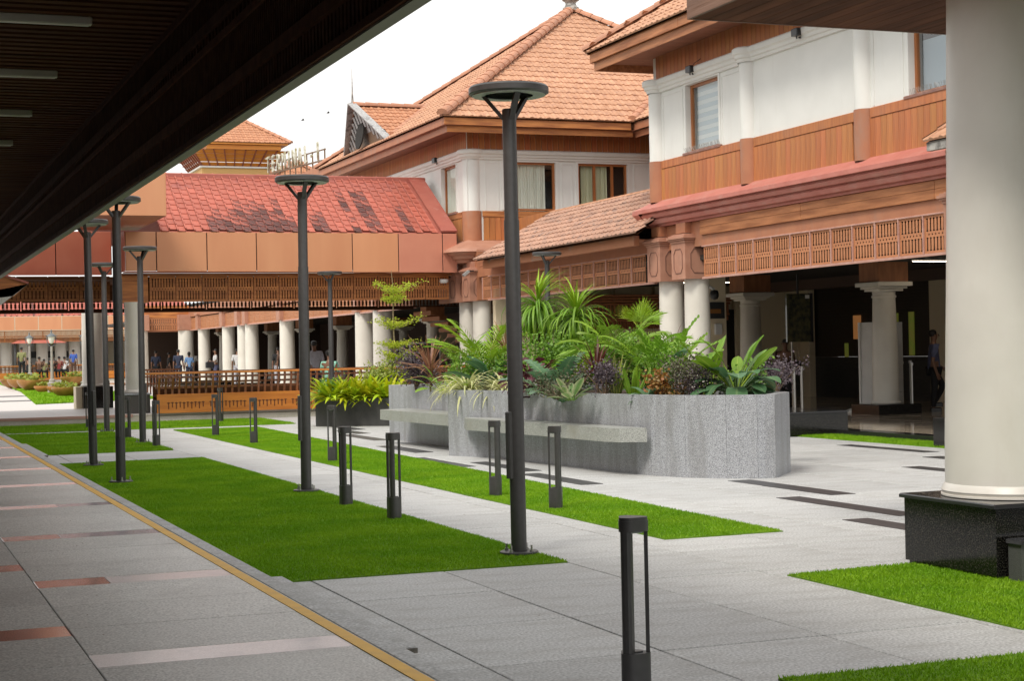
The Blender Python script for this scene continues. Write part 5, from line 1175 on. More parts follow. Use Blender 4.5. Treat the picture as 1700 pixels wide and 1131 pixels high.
# ================================================================== granite planter with bench
pl = thing('granite_planter', 'long curved speckled grey granite planter with built-in bench', 'planter', (9.3, 22, 0))
OUT = [(8.86, 29.2), (9.04, 24.4), (8.22, 24.0), (8.50, 23.25), (8.62, 22.9), (8.93, 19.2), (9.02, 18.6), (9.22, 18.05), (9.55, 17.62), (9.86, 17.42), (10.08, 17.38), (10.72, 18.12), (11.1, 24), (11.0, 29.6)]
def inset(poly, d):
    n = len(poly); out = []
    for i in range(n):
        a, b, c = Vector(poly[i - 1]), Vector(poly[i]), Vector(poly[(i + 1) % n])
        n1 = Vector((-(b - a).y, (b - a).x)).normalized(); n2 = Vector((-(c - b).y, (c - b).x)).normalized(); m = (n1 + n2).normalized(); k = d / max(.35, m.dot(n1)); out.append(tuple(b + m * k))
    return out
IN = inset(OUT, .13)
def wallring(parent, O, I, z0, z1, m, name='slab_wall'):
    n = len(O)
    for i in range(n):
        j = (i + 1) % n; a, b, c, d = O[i], O[j], I[j], I[i]
        if (Vector(a) - Vector(b)).length < .1: continue
        e = .0015; u = (Vector(b) - Vector(a)).normalized() * e
        a = (a[0] + u.x, a[1] + u.y); b = (b[0] - u.x, b[1] - u.y)
        part(name, MB().prism([a, b, c, d], z0, z1), m, parent)
wallring(pl, OUT, IN, -.01, 1.0, M_plgran)
part('soil', MB().prism(IN, .02, .93), M_soil, pl)
be = [(8.93, 18.52), (8.62, 18.66), (8.53, 18.95), (8.50, 19.6), (8.42, 20.9), (8.28, 22.2), (8.20, 23.1), (8.3, 23.5), (8.53, 23.2), (8.66, 22.6)]
part('bench_seat', MB().prism(be, .425, .592).prism([((x - 8.6) * .985 + 8.6, (y - 21) * .995 + 21) for x, y in be], .592, .60), M_seat, pl)
part('bench_seat', MB().prism([(9.02, 24.5), (8.42, 24.6), (8.30, 27.9), (8.9, 28.0)], .425, .60), M_seat, pl)

# dark planter left
p2 = thing('dark_planter', 'low dark stone planter with yellow-green crotons, left of the granite planter', 'planter', (10, 35, 0))
O2 = [(9.1, 35.55), (10.9, 34.15), (12.6, 36.2), (10.6, 37.9)]
I2 = inset(O2, .1); wallring(p2, O2, I2, -.01, .61, M_plblack); part('soil', MB().prism(I2, .01, .56), M_soil, p2)

# ================================================================== foliage
def leafmesh(name, L, Wd, droop, m, segs=7, fold=.25, shape='lance', pet=0, curl=0.0, p=1.4):
    """blade along +x in the xz plane, bending down by droop radians over its length; optional leaf stalk"""
    vs = []; fs = []; uv = []; x = z = 0; n = segs; tot = L + pet
    pts = []
    k = 0; steps = n + (3 if pet else 0)
    for i in range(steps + 1):
        if pet: s = (pet * i / 3) if i <= 3 else pet + L * (i - 3) / n
        else: s = L * i / n
        pts.append(s)
    prev = 0; cx = [(0, 0, 0)]; X = Z = 0
    for i in range(1, len(pts)):
        t = (pts[i] + pts[i - 1]) / 2 / tot; a = -droop * t ** p; ds = pts[i] - pts[i - 1]; X += ds * math.cos(a); Z += ds * math.sin(a); cx.append((X, Z, -droop * (pts[i] / tot) ** p))
    def w(t):
        if shape == 'lance': return (math.sin(PI * min(1, t ** .75)) ** .8 * .92 + .12 * (1 - t)) * (1 if t < 1 else 0)
        if shape == 'strap': return (min(1, .45 + t * 2.2) * (1 - t ** 4)) if t < 1 else 0
        if shape == 'oval': return math.sin(PI * min(1, (t * .96 + .03))) ** .55
        if shape == 'round': return math.sin(PI * (t * .97 + .02)) ** .42
        if shape == 'heart': return math.sin(PI * min(1, t ** .62 * .98 + .015)) ** .6
        if shape == 'split': return math.sin(PI * min(1, t ** .65 * .98 + .015)) ** .6
    base = 0
    if pet:
        for i in range(4):
            X, Z, a = cx[i]; r_ = .008 + Wd * .03; vs += [(X, -r_, Z), (X, 0, Z - r_ * 1.4), (X, r_, Z)]; uv += [(.5, 0)] * 3
        for i in range(3): a = i * 3; fs += [(a, a + 1, a + 4, a + 3), (a + 1, a + 2, a + 5, a + 4), (a + 2, a, a + 3, a + 5)]
        base = 12; st = 3
    else: st = 0
    rows = list(range(st, len(pts))); bi = len(vs)
    for i in rows:
        t = (pts[i] - pet) / L; X, Z, a = cx[i]; ww = Wd / 2 * max(.02, w(t)); nx, nz = -math.sin(a), math.cos(a)
        if shape == 'split' and i % 2 == 0 and .12 < t < .92: ww *= .42
        f = fold * ww; c2 = curl * math.sin(i * 1.3) * Wd * .08
        vs += [(X + nx * (f + c2), -ww, Z + nz * (f + c2)), (X, 0, Z), (X + nx * (f - c2), ww, Z + nz * (f - c2))]; uv += [(0, t), (.5, t), (1, t)]
    for q in range(len(rows) - 1): a = bi + q * 3; fs += [(a, a + 1, a + 4, a + 3), (a + 1, a + 2, a + 5, a + 4)]
    me = bpy.data.meshes.new(name); me.from_pydata(vs, [], fs); ul = me.uv_layers.new(name='UVMap')
    for l in me.loops: ul.data[l.index].uv = uv[l.vertex_index]
    me.polygons.foreach_set('use_smooth', [True] * len(me.polygons)); me.materials.append(m); return me
def frondmesh(name, L, LL, droop, m, n=16, wl=.028, vee=.3, ldroop=.5, start=.22):
    vs = []; fs = []; uv = []; X = Z = 0; pts = [(0, 0, 0)]; N = 14
    for i in range(1, N + 1):
        t = (i - .5) / N; a = -droop * t ** 1.5; X += L / N * math.cos(a); Z += L / N * math.sin(a); pts.append((X, Z, -droop * (i / N) ** 1.5))
    for i, (X, Z, a) in enumerate(pts): r_ = .010 * (1 - i / N) + .003; vs += [(X, -r_, Z), (X, 0, Z - r_), (X, r_, Z)]; uv += [(.5, 0)] * 3
    for i in range(N): a = i * 3; fs += [(a, a + 1, a + 4, a + 3), (a + 1, a + 2, a + 5, a + 4), (a + 2, a, a + 3, a + 5)]
    for k in range(n):
        t = start + (1 - start) * (k + .5) / n; q = t * N; i = min(N - 1, int(q)); fr = q - i
        X = lerp(pts[i][0], pts[i + 1][0], fr); Z = lerp(pts[i][1], pts[i + 1][1], fr); a = pts[i][2]
        l = LL * (math.sin(PI * (t * .8 + .15)) ** .7) * random.uniform(.85, 1.1); fw_ = .45 + .6 * t + random.uniform(-.1, .1)
        for s in (-1, 1):
            d = Vector((math.sin(fw_) * math.cos(a), s * math.cos(fw_), math.sin(fw_) * math.sin(a) + vee * .6)).normalized(); p0 = Vector((X, 0, Z)); sd = Vector((1, 0, .0)); sd = (sd - d * sd.dot(d)).normalized() * wl
            o_ = len(vs); P1 = p0 + d * l * .45; P2 = p0 + d * l * .8 - Vector((0, 0, l * ldroop * .18)); P3 = p0 + d * l - Vector((0, 0, l * ldroop * .42))
            vs += [p0 - sd * .3, p0 + sd * .3, P1 - sd, P1 + sd, P2 - sd * .8, P2 + sd * .8, P3]; uv += [(0, 0), (1, 0), (0, .4), (1, .4), (0, .8), (1, .8), (.5, 1)]; fs += [(o_, o_ + 1, o_ + 3, o_ + 2), (o_ + 2, o_ + 3, o_ + 5, o_ + 4), (o_ + 4, o_ + 5, o_ + 6)]
    me = bpy.data.meshes.new(name); me.from_pydata([tuple(v) for v in vs], [], fs); ul = me.uv_layers.new(name='UVMap')
    for l in me.loops: ul.data[l.index].uv = uv[l.vertex_index]
    me.materials.append(m); return me
L_bright = uvleaf('leaf_bright_green', (.17, .33, .02), (.32, .46, .06))
L_lime = uvleaf('leaf_lime', (.27, .44, .02), (.40, .52, .06))
L_mid = uvleaf('leaf_mid_green', (.07, .18, .025), (.18, .30, .06))
L_deep = uvleaf('leaf_deep_green', (.05, .14, .045), (.15, .26, .09), rough=.35)
L_blue = uvleaf('leaf_blue_green', (.09, .20, .09), (.2, .32, .14), rough=.38)
L_croton = uvleaf('leaf_croton_yellow', (.42, .52, .015), (.75, .68, .03), rand=.3, hrand=.03)
L_cream = uvleaf('leaf_cream_striped', (.62, .62, .30), (.24, .34, .07), stripes=0)
L_bronze = uvleaf('leaf_bronze', (.32, .16, .09), (.46, .27, .16), rand=.3)
L_red = uvleaf('leaf_dark_red', (.12, .035, .028), (.22, .07, .05), rand=.35)
L_purple = uvleaf('leaf_purple', (.10, .015, .028), (.18, .05, .07), rand=.35)
L_fern = uvleaf('leaf_fern', (.22, .40, .03), (.3, .46, .06))
M_stem = mat('green_stem', (.12, .16, .04), .6); M_bark = mat('brown_bark', (.19, .13, .08), .85, (.12, .08, .05), 18, stretch=(1, 1, .3), bump=.4)
LM = {}
def LMs(key, fn, k=3):
    if key not in LM: LM[key] = [fn(i) for i in range(k)]
    return LM[key]
def clump(name, label, loc, meshes, n, e0, e1, s0=.8, s1=1.15, az=None, stem=None, group=None, leafname='leaf', cat='plant', spread=.03, pw=1.0, hs=0.0, roll=.25):
    t = thing(name, label, cat, loc, group)
    if stem:
        h, r_, m = stem; part('trunk', MB().tube([(0, 0, -.02), (random.uniform(-.02, .02), .01, h * .5), (0, 0, h)], [r_ * 1.2, r_, r_ * .8], 8), m, t, True, False)
    else: h = 0
    for i in range(n):
        f = (i + .5) / n; el = lerp(e1, e0, f ** pw) + random.uniform(-.08, .08); a = (i * 2.39996 + random.uniform(-.25, .25)) if az is None else random.uniform(*az)
        me = random.choice(meshes); o = bpy.data.objects.new(leafname, me); COL.objects.link(o); o.parent = t
        o.location = (spread * math.cos(a), spread * math.sin(a), h + random.uniform(-hs, 0)); o.rotation_euler = (random.uniform(-roll, roll), -el, a)
        s = random.uniform(s0, s1); o.scale = (s, s, s)
    return t
def shrub(name, label, loc, rx, rz, m, n=900, ls=.035, stemm=None, cat='shrub'):
    t = thing(name, label, cat, loc)
    mb = MB(); cl = [(Vector((random.gauss(0, .45) * rx, random.gauss(0, .45) * rx, rz * random.uniform(.35, 1.05)))) for _ in range(14)]
    for i in range(n):
        c_ = random.choice(cl); p = c_ + Vector((random.gauss(0, 1), random.gauss(0, 1), random.gauss(0, 1))) * rx * .28
        if p.z < .02: continue
        d = Vector((random.uniform(-1, 1), random.uniform(-1, 1), random.uniform(-.2, 1))).normalized(); e = d.cross(Vector((random.uniform(-1, 1), random.uniform(-1, 1), random.uniform(-1, 1)))).normalized() * ls * .38; d = d * ls * random.uniform(.7, 1.3)
        mb.add([p, p + d * .5 + e, p + d, p + d * .5 - e], [(0, 1, 2, 3)])
    part('foliage', mb, m, t, world=False, kind='stuff')
    mb = MB()
    for c_ in cl[:9]: mb.tube([(0, 0, 0), (c_.x * .4, c_.y * .4, c_.z * .5), tuple(c_)], [.012, .008, .004], 5)
    part('stems', mb, stemm or M_bark, t, world=False)
    return t
SH_purple = mat('foliage_dark_purple', (.075, .05, .065), .5, (.15, .12, .14), 14, sub=.2, hrand=0)
SH_mix = mat('foliage_dark_mixed', (.07, .09, .04), .5, (.18, .15, .10), 16, sub=.2)
SH_green = mat('foliage_green', (.085, .20, .02), .5, (.22, .40, .04), 10, sub=.3)
SH_yellow = mat('foliage_speckled_yellow', (.26, .36, .06), .5, (.48, .50, .15), 16, sub=.3)
SH_orange = mat('foliage_orange', (.36, .12, .03), .5, (.30, .20, .05), 12, sub=.3)
ZS = .93
def at_pl(px_, Y, z=ZS): P = atY(px_, 640, Y); return (P.x, Y, z)
R_ = random
strap = lambda L, Wd, d, m, **k: (lambda i: leafmesh('leaf', L * (.85 + .15 * i), Wd, d * (.8 + .25 * i), m, segs=8, shape='strap', **k))
# drooping grassy dracaena heads
dr = LMs('dr', strap(.78, .030, 2.3, L_bright, fold=.4, p=1.1)); dr2 = LMs('dr2', strap(.72, .028, .9, L_lime, fold=.4, p=1.1))
for pxx, pyy, Y, lab in ((893, 505, 24.3, 'left grassy dracaena with a fountain of drooping leaves'), (957, 522, 23.2, 'right grassy dracaena with a fountain of drooping leaves')):
    P = atY(pxx, pyy, Y); t = clump('dracaena', lab, (P.x, Y, ZS), dr, 150, -.75, 1.0, stem=(P.z - ZS, .035, M_bark), spread=.02, pw=.9, hs=.12)
    for i in range(55):
        o = bpy.data.objects.new('leaf', R_.choice(dr2)); COL.objects.link(o); o.parent = t; a = R_.uniform(0, 2 * PI); o.location = (0, 0, P.z - ZS); o.rotation_euler = (R_.uniform(-.2, .2), -R_.uniform(.9, 1.5), a); s = R_.uniform(.7, 1.0); o.scale = (s, s, s)
# cordylines
co = LMs('co', strap(.55, .032, .35, L_bronze, fold=.4)); cr_ = LMs('cr', strap(.5, .026, .4, L_red, fold=.4))
P = atY(715, 600, 27.0); clump('cordyline', 'spiky bronze-pink cordyline at the left of the granite planter', (P.x, 27, ZS), co, 55, -.1, 1.5, stem=(P.z - ZS - .05, .025, M_bark), hs=.25, s0=.9, s1=1.4)
P = atY(990, 612, 20.6); clump('cordyline', 'dark red spiky cordyline in front of the right dracaena', (P.x, 20.6, ZS), cr_, 55, -.2, 1.5, stem=(max(.08, P.z - ZS), .025, M_bark), hs=.15)
P = atY(1117, 600, 21.5); clump('cordyline', 'thin dark red cordyline standing against the right twin columns', (P.x, 21.5, ZS), cr_, 34, .1, 1.5, stem=(max(.08, P.z - ZS), .02, M_bark), hs=.2, s0=.9, s1=1.35)
P = atY(842, 560, 25.4); clump('cordyline', 'bronze cordyline half hidden behind the tallest lamp post', (P.x, 25.4, ZS), co, 36, .1, 1.5, stem=(P.z - ZS - .2, .02, M_bark), hs=.2)
# palms and ferns
fr1 = LMs('fr1', lambda i: frondmesh('frond', 1.0 + .1 * i, .27, 1.1 + .2 * i, L_fern, 17, .0095, .35, .7)); fr2 = LMs('fr2', lambda i: frondmesh('frond', 1.0 + .1 * i, .24, .8 + .25 * i, L_lime, 16, .0115, .2, .5)); fr3 = LMs('fr3', lambda i: frondmesh('frond', .8, .30, 1.1, L_mid, 18, .013, .3, .8))
clump('palm', 'feathery bright palm left of the tallest lamp post', at_pl(808, 25.4, ZS + .25), fr2, 16, .75, 1.45, .85, 1.15, leafname='frond', spread=.05)
clump('palm', 'arching feathery palm at the left middle of the planter', at_pl(770, 26.4, ZS + .3), fr1, 9, .75, 1.4, .6, .9, leafname='frond', spread=.05)
clump('palm', 'wide feathery areca palm right of the red cordyline', at_pl(1030, 21.4, ZS + .35), fr1, 20, .45, 1.4, .75, 1.1, leafname='frond', spread=.06)
clump('palm', 'low feathery palm at the centre right of the planter', at_pl(1078, 20.3, ZS + .25), fr1, 13, .4, 1.35, .65, .95, leafname='frond', spread=.06)
zz = LMs('zz', lambda i: frondmesh('frond', .8, .13, .6, L_bright, 10, .019, .1, .1, .3))
clump('zz_plant', 'upright branches of small paired leaves before the twin columns', at_pl(1108, 20.6, ZS + .1), zz, 14, .8, 1.4, 1.05, 1.45, leafname='frond')
# fan palm
def fanmesh(name, R0, m, n=16, pet=.35, spread_=2.6):
    vs = []; fs = []; uv = []
    vs += [(0, -.008, 0), (0, .008, 0), (pet, .008, 0), (pet, -.008, 0)]; uv += [(.5, 0)] * 4; fs.append((0, 1, 2, 3))
    for k in range(n):
        a = -spread_ / 2 + spread_ * k / (n - 1); l = R0 * (1 - .2 * abs(a) / 1.3) * R_.uniform(.9, 1.1); c, s = math.cos(a), math.sin(a); o_ = len(vs); ww = R0 * .032
        for tt, q in ((0, .25), (.5, 1), (.85, .7), (1, 0)):
            x_ = pet + c * l * tt; y_ = s * l * tt; z_ = -.12 * l * tt * tt
            vs += [(x_ + s * ww * q, y_ - c * ww * q, z_), (x_ - s * ww * q, y_ + c * ww * q, z_ + .006)]; uv += [(0, tt), (1, tt)]
        for j in range(3): a_ = o_ + j * 2; fs.append((a_, a_ + 1, a_ + 3, a_ + 2))
    me = bpy.data.meshes.new(name); me.from_pydata(vs, [], fs); ul = me.uv_layers.new(name='UVMap')
    for l in me.loops: ul.data[l.index].uv = uv[l.vertex_index]
    me.materials.append(m); return me
fan = [fanmesh('fan_leaf', .30, L_lime, 14, .16), fanmesh('fan_leaf', .26, L_lime, 13, .14)]
P = atY(1062, 545, 22.6); clump('fan_palm', 'small bright fan palm raised above the areca fronds', (P.x, 22.6, ZS), fan, 9, .5, 1.5, .85, 1.15, stem=(P.z - ZS, .022, M_bark), leafname='fan_leaf')
fan2 = [fanmesh('fan_leaf', .34, L_mid, 12)]
clump('fan_palm', 'darker fan palm at the left of the tallest lamp post', at_pl(838, 24.9), fan2, 9, .3, 1.3, .9, 1.3, leafname='fan_leaf')
# broad leaves
cal = LMs('cal', lambda i: leafmesh('leaf', .34 + .04 * i, .22 + .015 * i, 1.1 + .5 * i, L_blue, 8, .10, 'oval', pet=.26, curl=.4, p=1.2)); cal2 = LMs('cal2', lambda i: leafmesh('leaf', .42, .19, .5 + .2 * i, L_deep, 8, .15, 'oval', pet=.30, curl=.4)); cal3 = LMs('cal3', lambda i: leafmesh('leaf', .42, .17, .35 + .2 * i, L_bright, 8, .2, 'oval', pet=.38, curl=.3))
t = clump('broad_leaf_plant', 'large broad-leaved plant with blue-green paddles near the right end of the planter', at_pl(1222, 18.45, ZS + .06), cal, 30, .35, 1.3, .8, 1.1, spread=.06)
for i in range(8):
    o = bpy.data.objects.new('leaf', R_.choice(cal3)); COL.objects.link(o); o.parent = t; o.rotation_euler = (R_.uniform(-.4, .4), -R_.uniform(.7, 1.35), R_.uniform(0, 2 * PI)); s = R_.uniform(.85, 1.1); o.scale = (s, s, s)
clump('broad_leaf_plant', 'upright paddle-leaved plant just right of the twin columns foot', at_pl(1175, 19.2), cal3, 9, .6, 1.45, .85, 1.1)
clump('broad_leaf_plant', 'dark paddle-leaved plant between the palm and the lamp post', at_pl(826, 24.6), cal2, 12, .35, 1.35, .95, 1.35)
clump('broad_leaf_plant', 'pale ovate-leaved plant at the left end of the granite planter', at_pl(735, 26.3), cal3, 13, .2, 1.2, .6, .85)
clump('broad_leaf_plant', 'rubbery cream-edged plant leaning over the rim, centre', at_pl(948, 19.8), LMs('rub', lambda i: leafmesh('leaf', .26, .12, .3, uvleaf('leaf_variegated_edge_%d' % i, (.10, .22, .05), (.2, .32, .08), edge=(.45, .48, .25)), 7, .2, 'oval', pet=.06)), 10, .2, 1.3, .9, 1.2)
clump('broad_leaf_plant', 'round pale leaf on a tall stalk before the twin columns', at_pl(1100, 20.2), [leafmesh('leaf', .24, .22, .9, L_blue, 8, .08, 'round', pet=.55)], 3, 1.15, 1.4, .9, 1.05)
mon = LMs('mon', lambda i: leafmesh('leaf', .34 + .04 * i, .32, .9, L_blue, 14, .1, 'split', pet=.3)); mon2 = LMs('mon2', lambda i: leafmesh('leaf', .34, .30, .9, L_lime, 14, .1, 'split', pet=.25))
clump('monstera', 'split-leaf monstera right of the lamp post behind the rim', at_pl(925, 20.9), mon, 16, .3, 1.3, .95, 1.25)
clump('monstera', 'second split-leaf monstera higher up in the centre of the planter', at_pl(948, 22.2, ZS + .1), mon2, 9, .4, 1.3, .9, 1.15)
clump('monstera', 'lime split-leaf plant in the left part of the planter', at_pl(800, 24.0), mon2, 12, .15, 1.1, .6, .8)
# cream striped grasses
sp_ = LMs('sp', strap(.52, .030, 1.5, L_cream, fold=.35, p=1.2))
clump('variegated_grass', 'cream striped grass spilling over the left rim corner', at_pl(776, 24.05), sp_, 90, .35, 1.4, .95, 1.35, pw=.8)
clump('variegated_grass', 'cream striped grass beside the tallest lamp post', at_pl(838, 23.35), sp_, 85, .35, 1.4, .95, 1.3, pw=.8)
clump('variegated_grass', 'small pale striped grass tuft near the left end of the planter', at_pl(742, 25.2), sp_, 22, .1, 1.2, .45, .65)
# snake plants
sn_ = LMs('sn', lambda i: leafmesh('leaf', .48 + .06 * i, .045, .15, uvleaf('leaf_snake_%d' % i, (.11, .17, .04), (.13, .2, .05), edge=(.42, .42, .10)), 7, .5, 'strap'))
clump('snake_plant', 'yellow-edged snake plant standing upright right of centre', at_pl(1022, 19.8), sn_, 12, 1.1, 1.52, .8, 1.15, spread=.06)
clump('snake_plant', 'second snake plant cluster right of the first', at_pl(1052, 19.5), LMs('sn2', lambda i: leafmesh('leaf', .45, .085, .1, L_bright, 7, .4, 'strap')), 9, 1.0, 1.5, .85, 1.1, spread=.07)
clump('bird_nest_fern', 'low drooping broad fern leaf at the rim right of centre', at_pl(1078, 18.95), LMs('bn', lambda i: leafmesh('leaf', .4, .09, 1.3, L_blue, 8, .2, 'strap')), 12, .1, 1.2, .7, 1.0)
# purple begonia-like
bg_ = LMs('bg', lambda i: leafmesh('leaf', .11, .10, .9, L_purple, 5, .15, 'heart', pet=.10 + .06 * i))
t = clump('purple_leaf_plant', 'wine-purple leafy plant just right of the tallest lamp post', at_pl(888, 21.9), bg_, 90, -.1, 1.35, .9, 1.5, spread=.10, hs=-.3)
t = clump('purple_leaf_plant', 'small wine-purple plant left of the lamp post', at_pl(822, 24.2, ZS + .12), bg_, 18, .1, 1.35, .8, 1.2, spread=.07)
cb = LMs('cb', lambda i: leafmesh('leaf', .22, .05, .5, L_croton, 6, .3, 'lance', pet=.03))
clump('croton', 'little yellow croton at the left end of the granite planter', at_pl(752, 25.3), cb, 26, .1, 1.4, .9, 1.3)
# shrubs
shrub('dark_shrub', 'dark purple small-leaved shrub at the left end of the planter', at_pl(690, 27.6), .36, .55, SH_purple, 1500, .05)
shrub('dark_shrub', 'dark shrub at the centre rim below the red cordyline', at_pl(1004, 19.8), .22, .38, SH_purple, 1300, .035)
shrub('dark_shrub', 'mottled dark shrub left of the large paddle leaves', at_pl(1128, 18.75), .32, .42, SH_mix, 1800, .032)
shrub('dark_shrub', 'second mottled dark shrub near the rim right of centre', at_pl(1160, 18.6), .24, .38, SH_purple, 1100, .03)
shrub('dark_shrub', 'purple airy shrub at the right end of the planter', at_pl(1288, 19.3), .26, .40, SH_purple, 900, .035)
shrub('low_shrub', 'low green shrub filling behind the cream grasses', at_pl(860, 24.3), .35, .45, SH_green, 1400, .05)
shrub('low_shrub', 'fine green undergrowth beneath the left dracaena', at_pl(905, 23.0), .4, .75, SH_green, 2300, .05)
shrub('low_shrub', 'fine green undergrowth beneath the right dracaena', at_pl(962, 22.4), .4, .65, SH_green, 2300, .05)
shrub('low_shrub', 'fine green undergrowth below the areca palm', at_pl(1050, 21.0), .4, .6, SH_green, 2000, .05)
shrub('low_shrub', 'green undergrowth left part of the planter', at_pl(785, 25.5), .4, .45, SH_green, 1500, .05)
shrub('low_shrub', 'green undergrowth before the twin columns', at_pl(1110, 20.0), .35, .45, SH_green, 1500, .045)
shrub('low_shrub', 'orange-brown leafy plant at the rim left of the mottled shrub', at_pl(1100, 18.8), .16, .28, SH_orange, 420, .05)
shrub('low_shrub', 'small dark green tuft at the rim between the cream grasses', at_pl(806, 23.7), .16, .25, mat('foliage_dark_green', (.03, .07, .03), .5, (.05, .11, .04), 12, sub=.2), 700, .03)
shrub('low_shrub', 'greenery under the large paddle leaves', at_pl(1235, 18.9), .33, .3, SH_green, 900, .045)
shrub('low_shrub', 'dark undergrowth at the centre rim', at_pl(925, 20.3), .35, .22, SH_mix, 1200, .035)
# plants of the dark planter
crt = LMs('crt', lambda i: leafmesh('leaf', .50 + .05 * i, .085, .5 + .35 * i, L_croton, 7, .3, 'lance'))
for i, pxx in enumerate((552, 578, 604, 632)):
    P = atY(pxx, 660, 35.2); lab = ['leftmost', 'second', 'third', 'rightmost'][i] + ' yellow-green long-leaved croton in the dark planter'
    clump('croton', lab, (P.x + .05, 35.35 - i * .16, .56), crt, 80, .15, 1.45, .95, 1.4, spread=.14, pw=.8)
P = atY(645, 640, 35.2); shrub('speckled_shrub', 'speckled yellow-green shrub behind the right crotons', (P.x, 35.6, .56), .42, .75, SH_yellow, 1500, .07)
P = atY(612, 655, 35); shrub('low_shrub', 'orange undergrowth between the crotons', (P.x, 35.5, .56), .25, .16, SH_orange, 260, .05)
P = atY(560, 655, 35); shrub('low_shrub', 'green undergrowth at the left of the dark planter', (P.x, 35.5, .56), .35, .3, SH_green, 700, .06)
# sapling with tiers
P = atY(659, 655, 35.5); X0 = P.x; H = atY(655, 449, 35.5).z - .56
sap = thing('sapling', 'slender young tree with flat tiers of tiny leaves before the dark bridge', 'tree', (X0, 35.5, .56))
tx = lambda z: atY(lerp(660, 652, z / H), 600, 35.5).x - X0
part('trunk', MB().tube([(tx(H * t) + .02 * math.sin(t * 9), 0, H * t) for t in [i / 10 for i in range(11)]], [.03 - .0024 * i for i in range(11)], 8), mat('pale_bark', (.30, .24, .14), .8, (.22, .17, .1), 20), sap, True, False)
Mleaf = mat('sapling_leaf', (.42, .55, .03), .5, (.65, .70, .10), 9, sub=.35)
def pz(py): return atY(655, py, 35.5).z - .56
for (zt_, lft, rgt, up) in ((pz(488), .42, .85, .34), (pz(500), .28, .30, .1), (pz(545), .46, .66, .26), (pz(575), .42, .5, .1), (pz(598), .48, .60, .24), (pz(625), .42, .50, .12), (pz(645), .35, .15, .12)):
    for k in range(7):
        a = k * 2 * PI / 7 + R_.uniform(-.3, .3); c, s = math.cos(a), math.sin(a); l = (rgt if c > 0 else lft) * R_.uniform(.75, 1.1); l = l * (.45 + .55 * abs(c))
        br_ = MB(); e = Vector((tx(zt_) + c * l, s * l, zt_ + up * R_.uniform(.7, 1.2) * (.4 + .6 * abs(c)))); st__ = Vector((tx(zt_), 0, zt_))
        br_.tube([tuple(st__), tuple(lerp(st__, e, .5) + Vector((0, 0, -.02))), tuple(e)], [.008, .005, .002], 5)
        bo_ = part('branch', br_, M_bark, sap, world=False)
        mb = MB()
        for q in range(85):
            f = R_.uniform(.12, 1.08); p = lerp(st__, e, f) + Vector((R_.gauss(0, .055), R_.gauss(0, .055), R_.gauss(0, .035))); d = Vector((R_.uniform(-1, 1), R_.uniform(-1, 1), R_.uniform(-.3, .5))).normalized() * R_.uniform(.035, .06); w_ = d.cross(Vector((R_.random(), R_.random(), 1))).normalized() * .021
            mb.add([p, p + d * .5 + w_, p + d, p + d * .5 - w_], [(0, 1, 2, 3)])
        me = mb.mesh('leaves'); me.materials.append(Mleaf); o = bpy.data.objects.new('leaves', me); COL.objects.link(o); o.parent = bo_; o['kind'] = 'stuff'

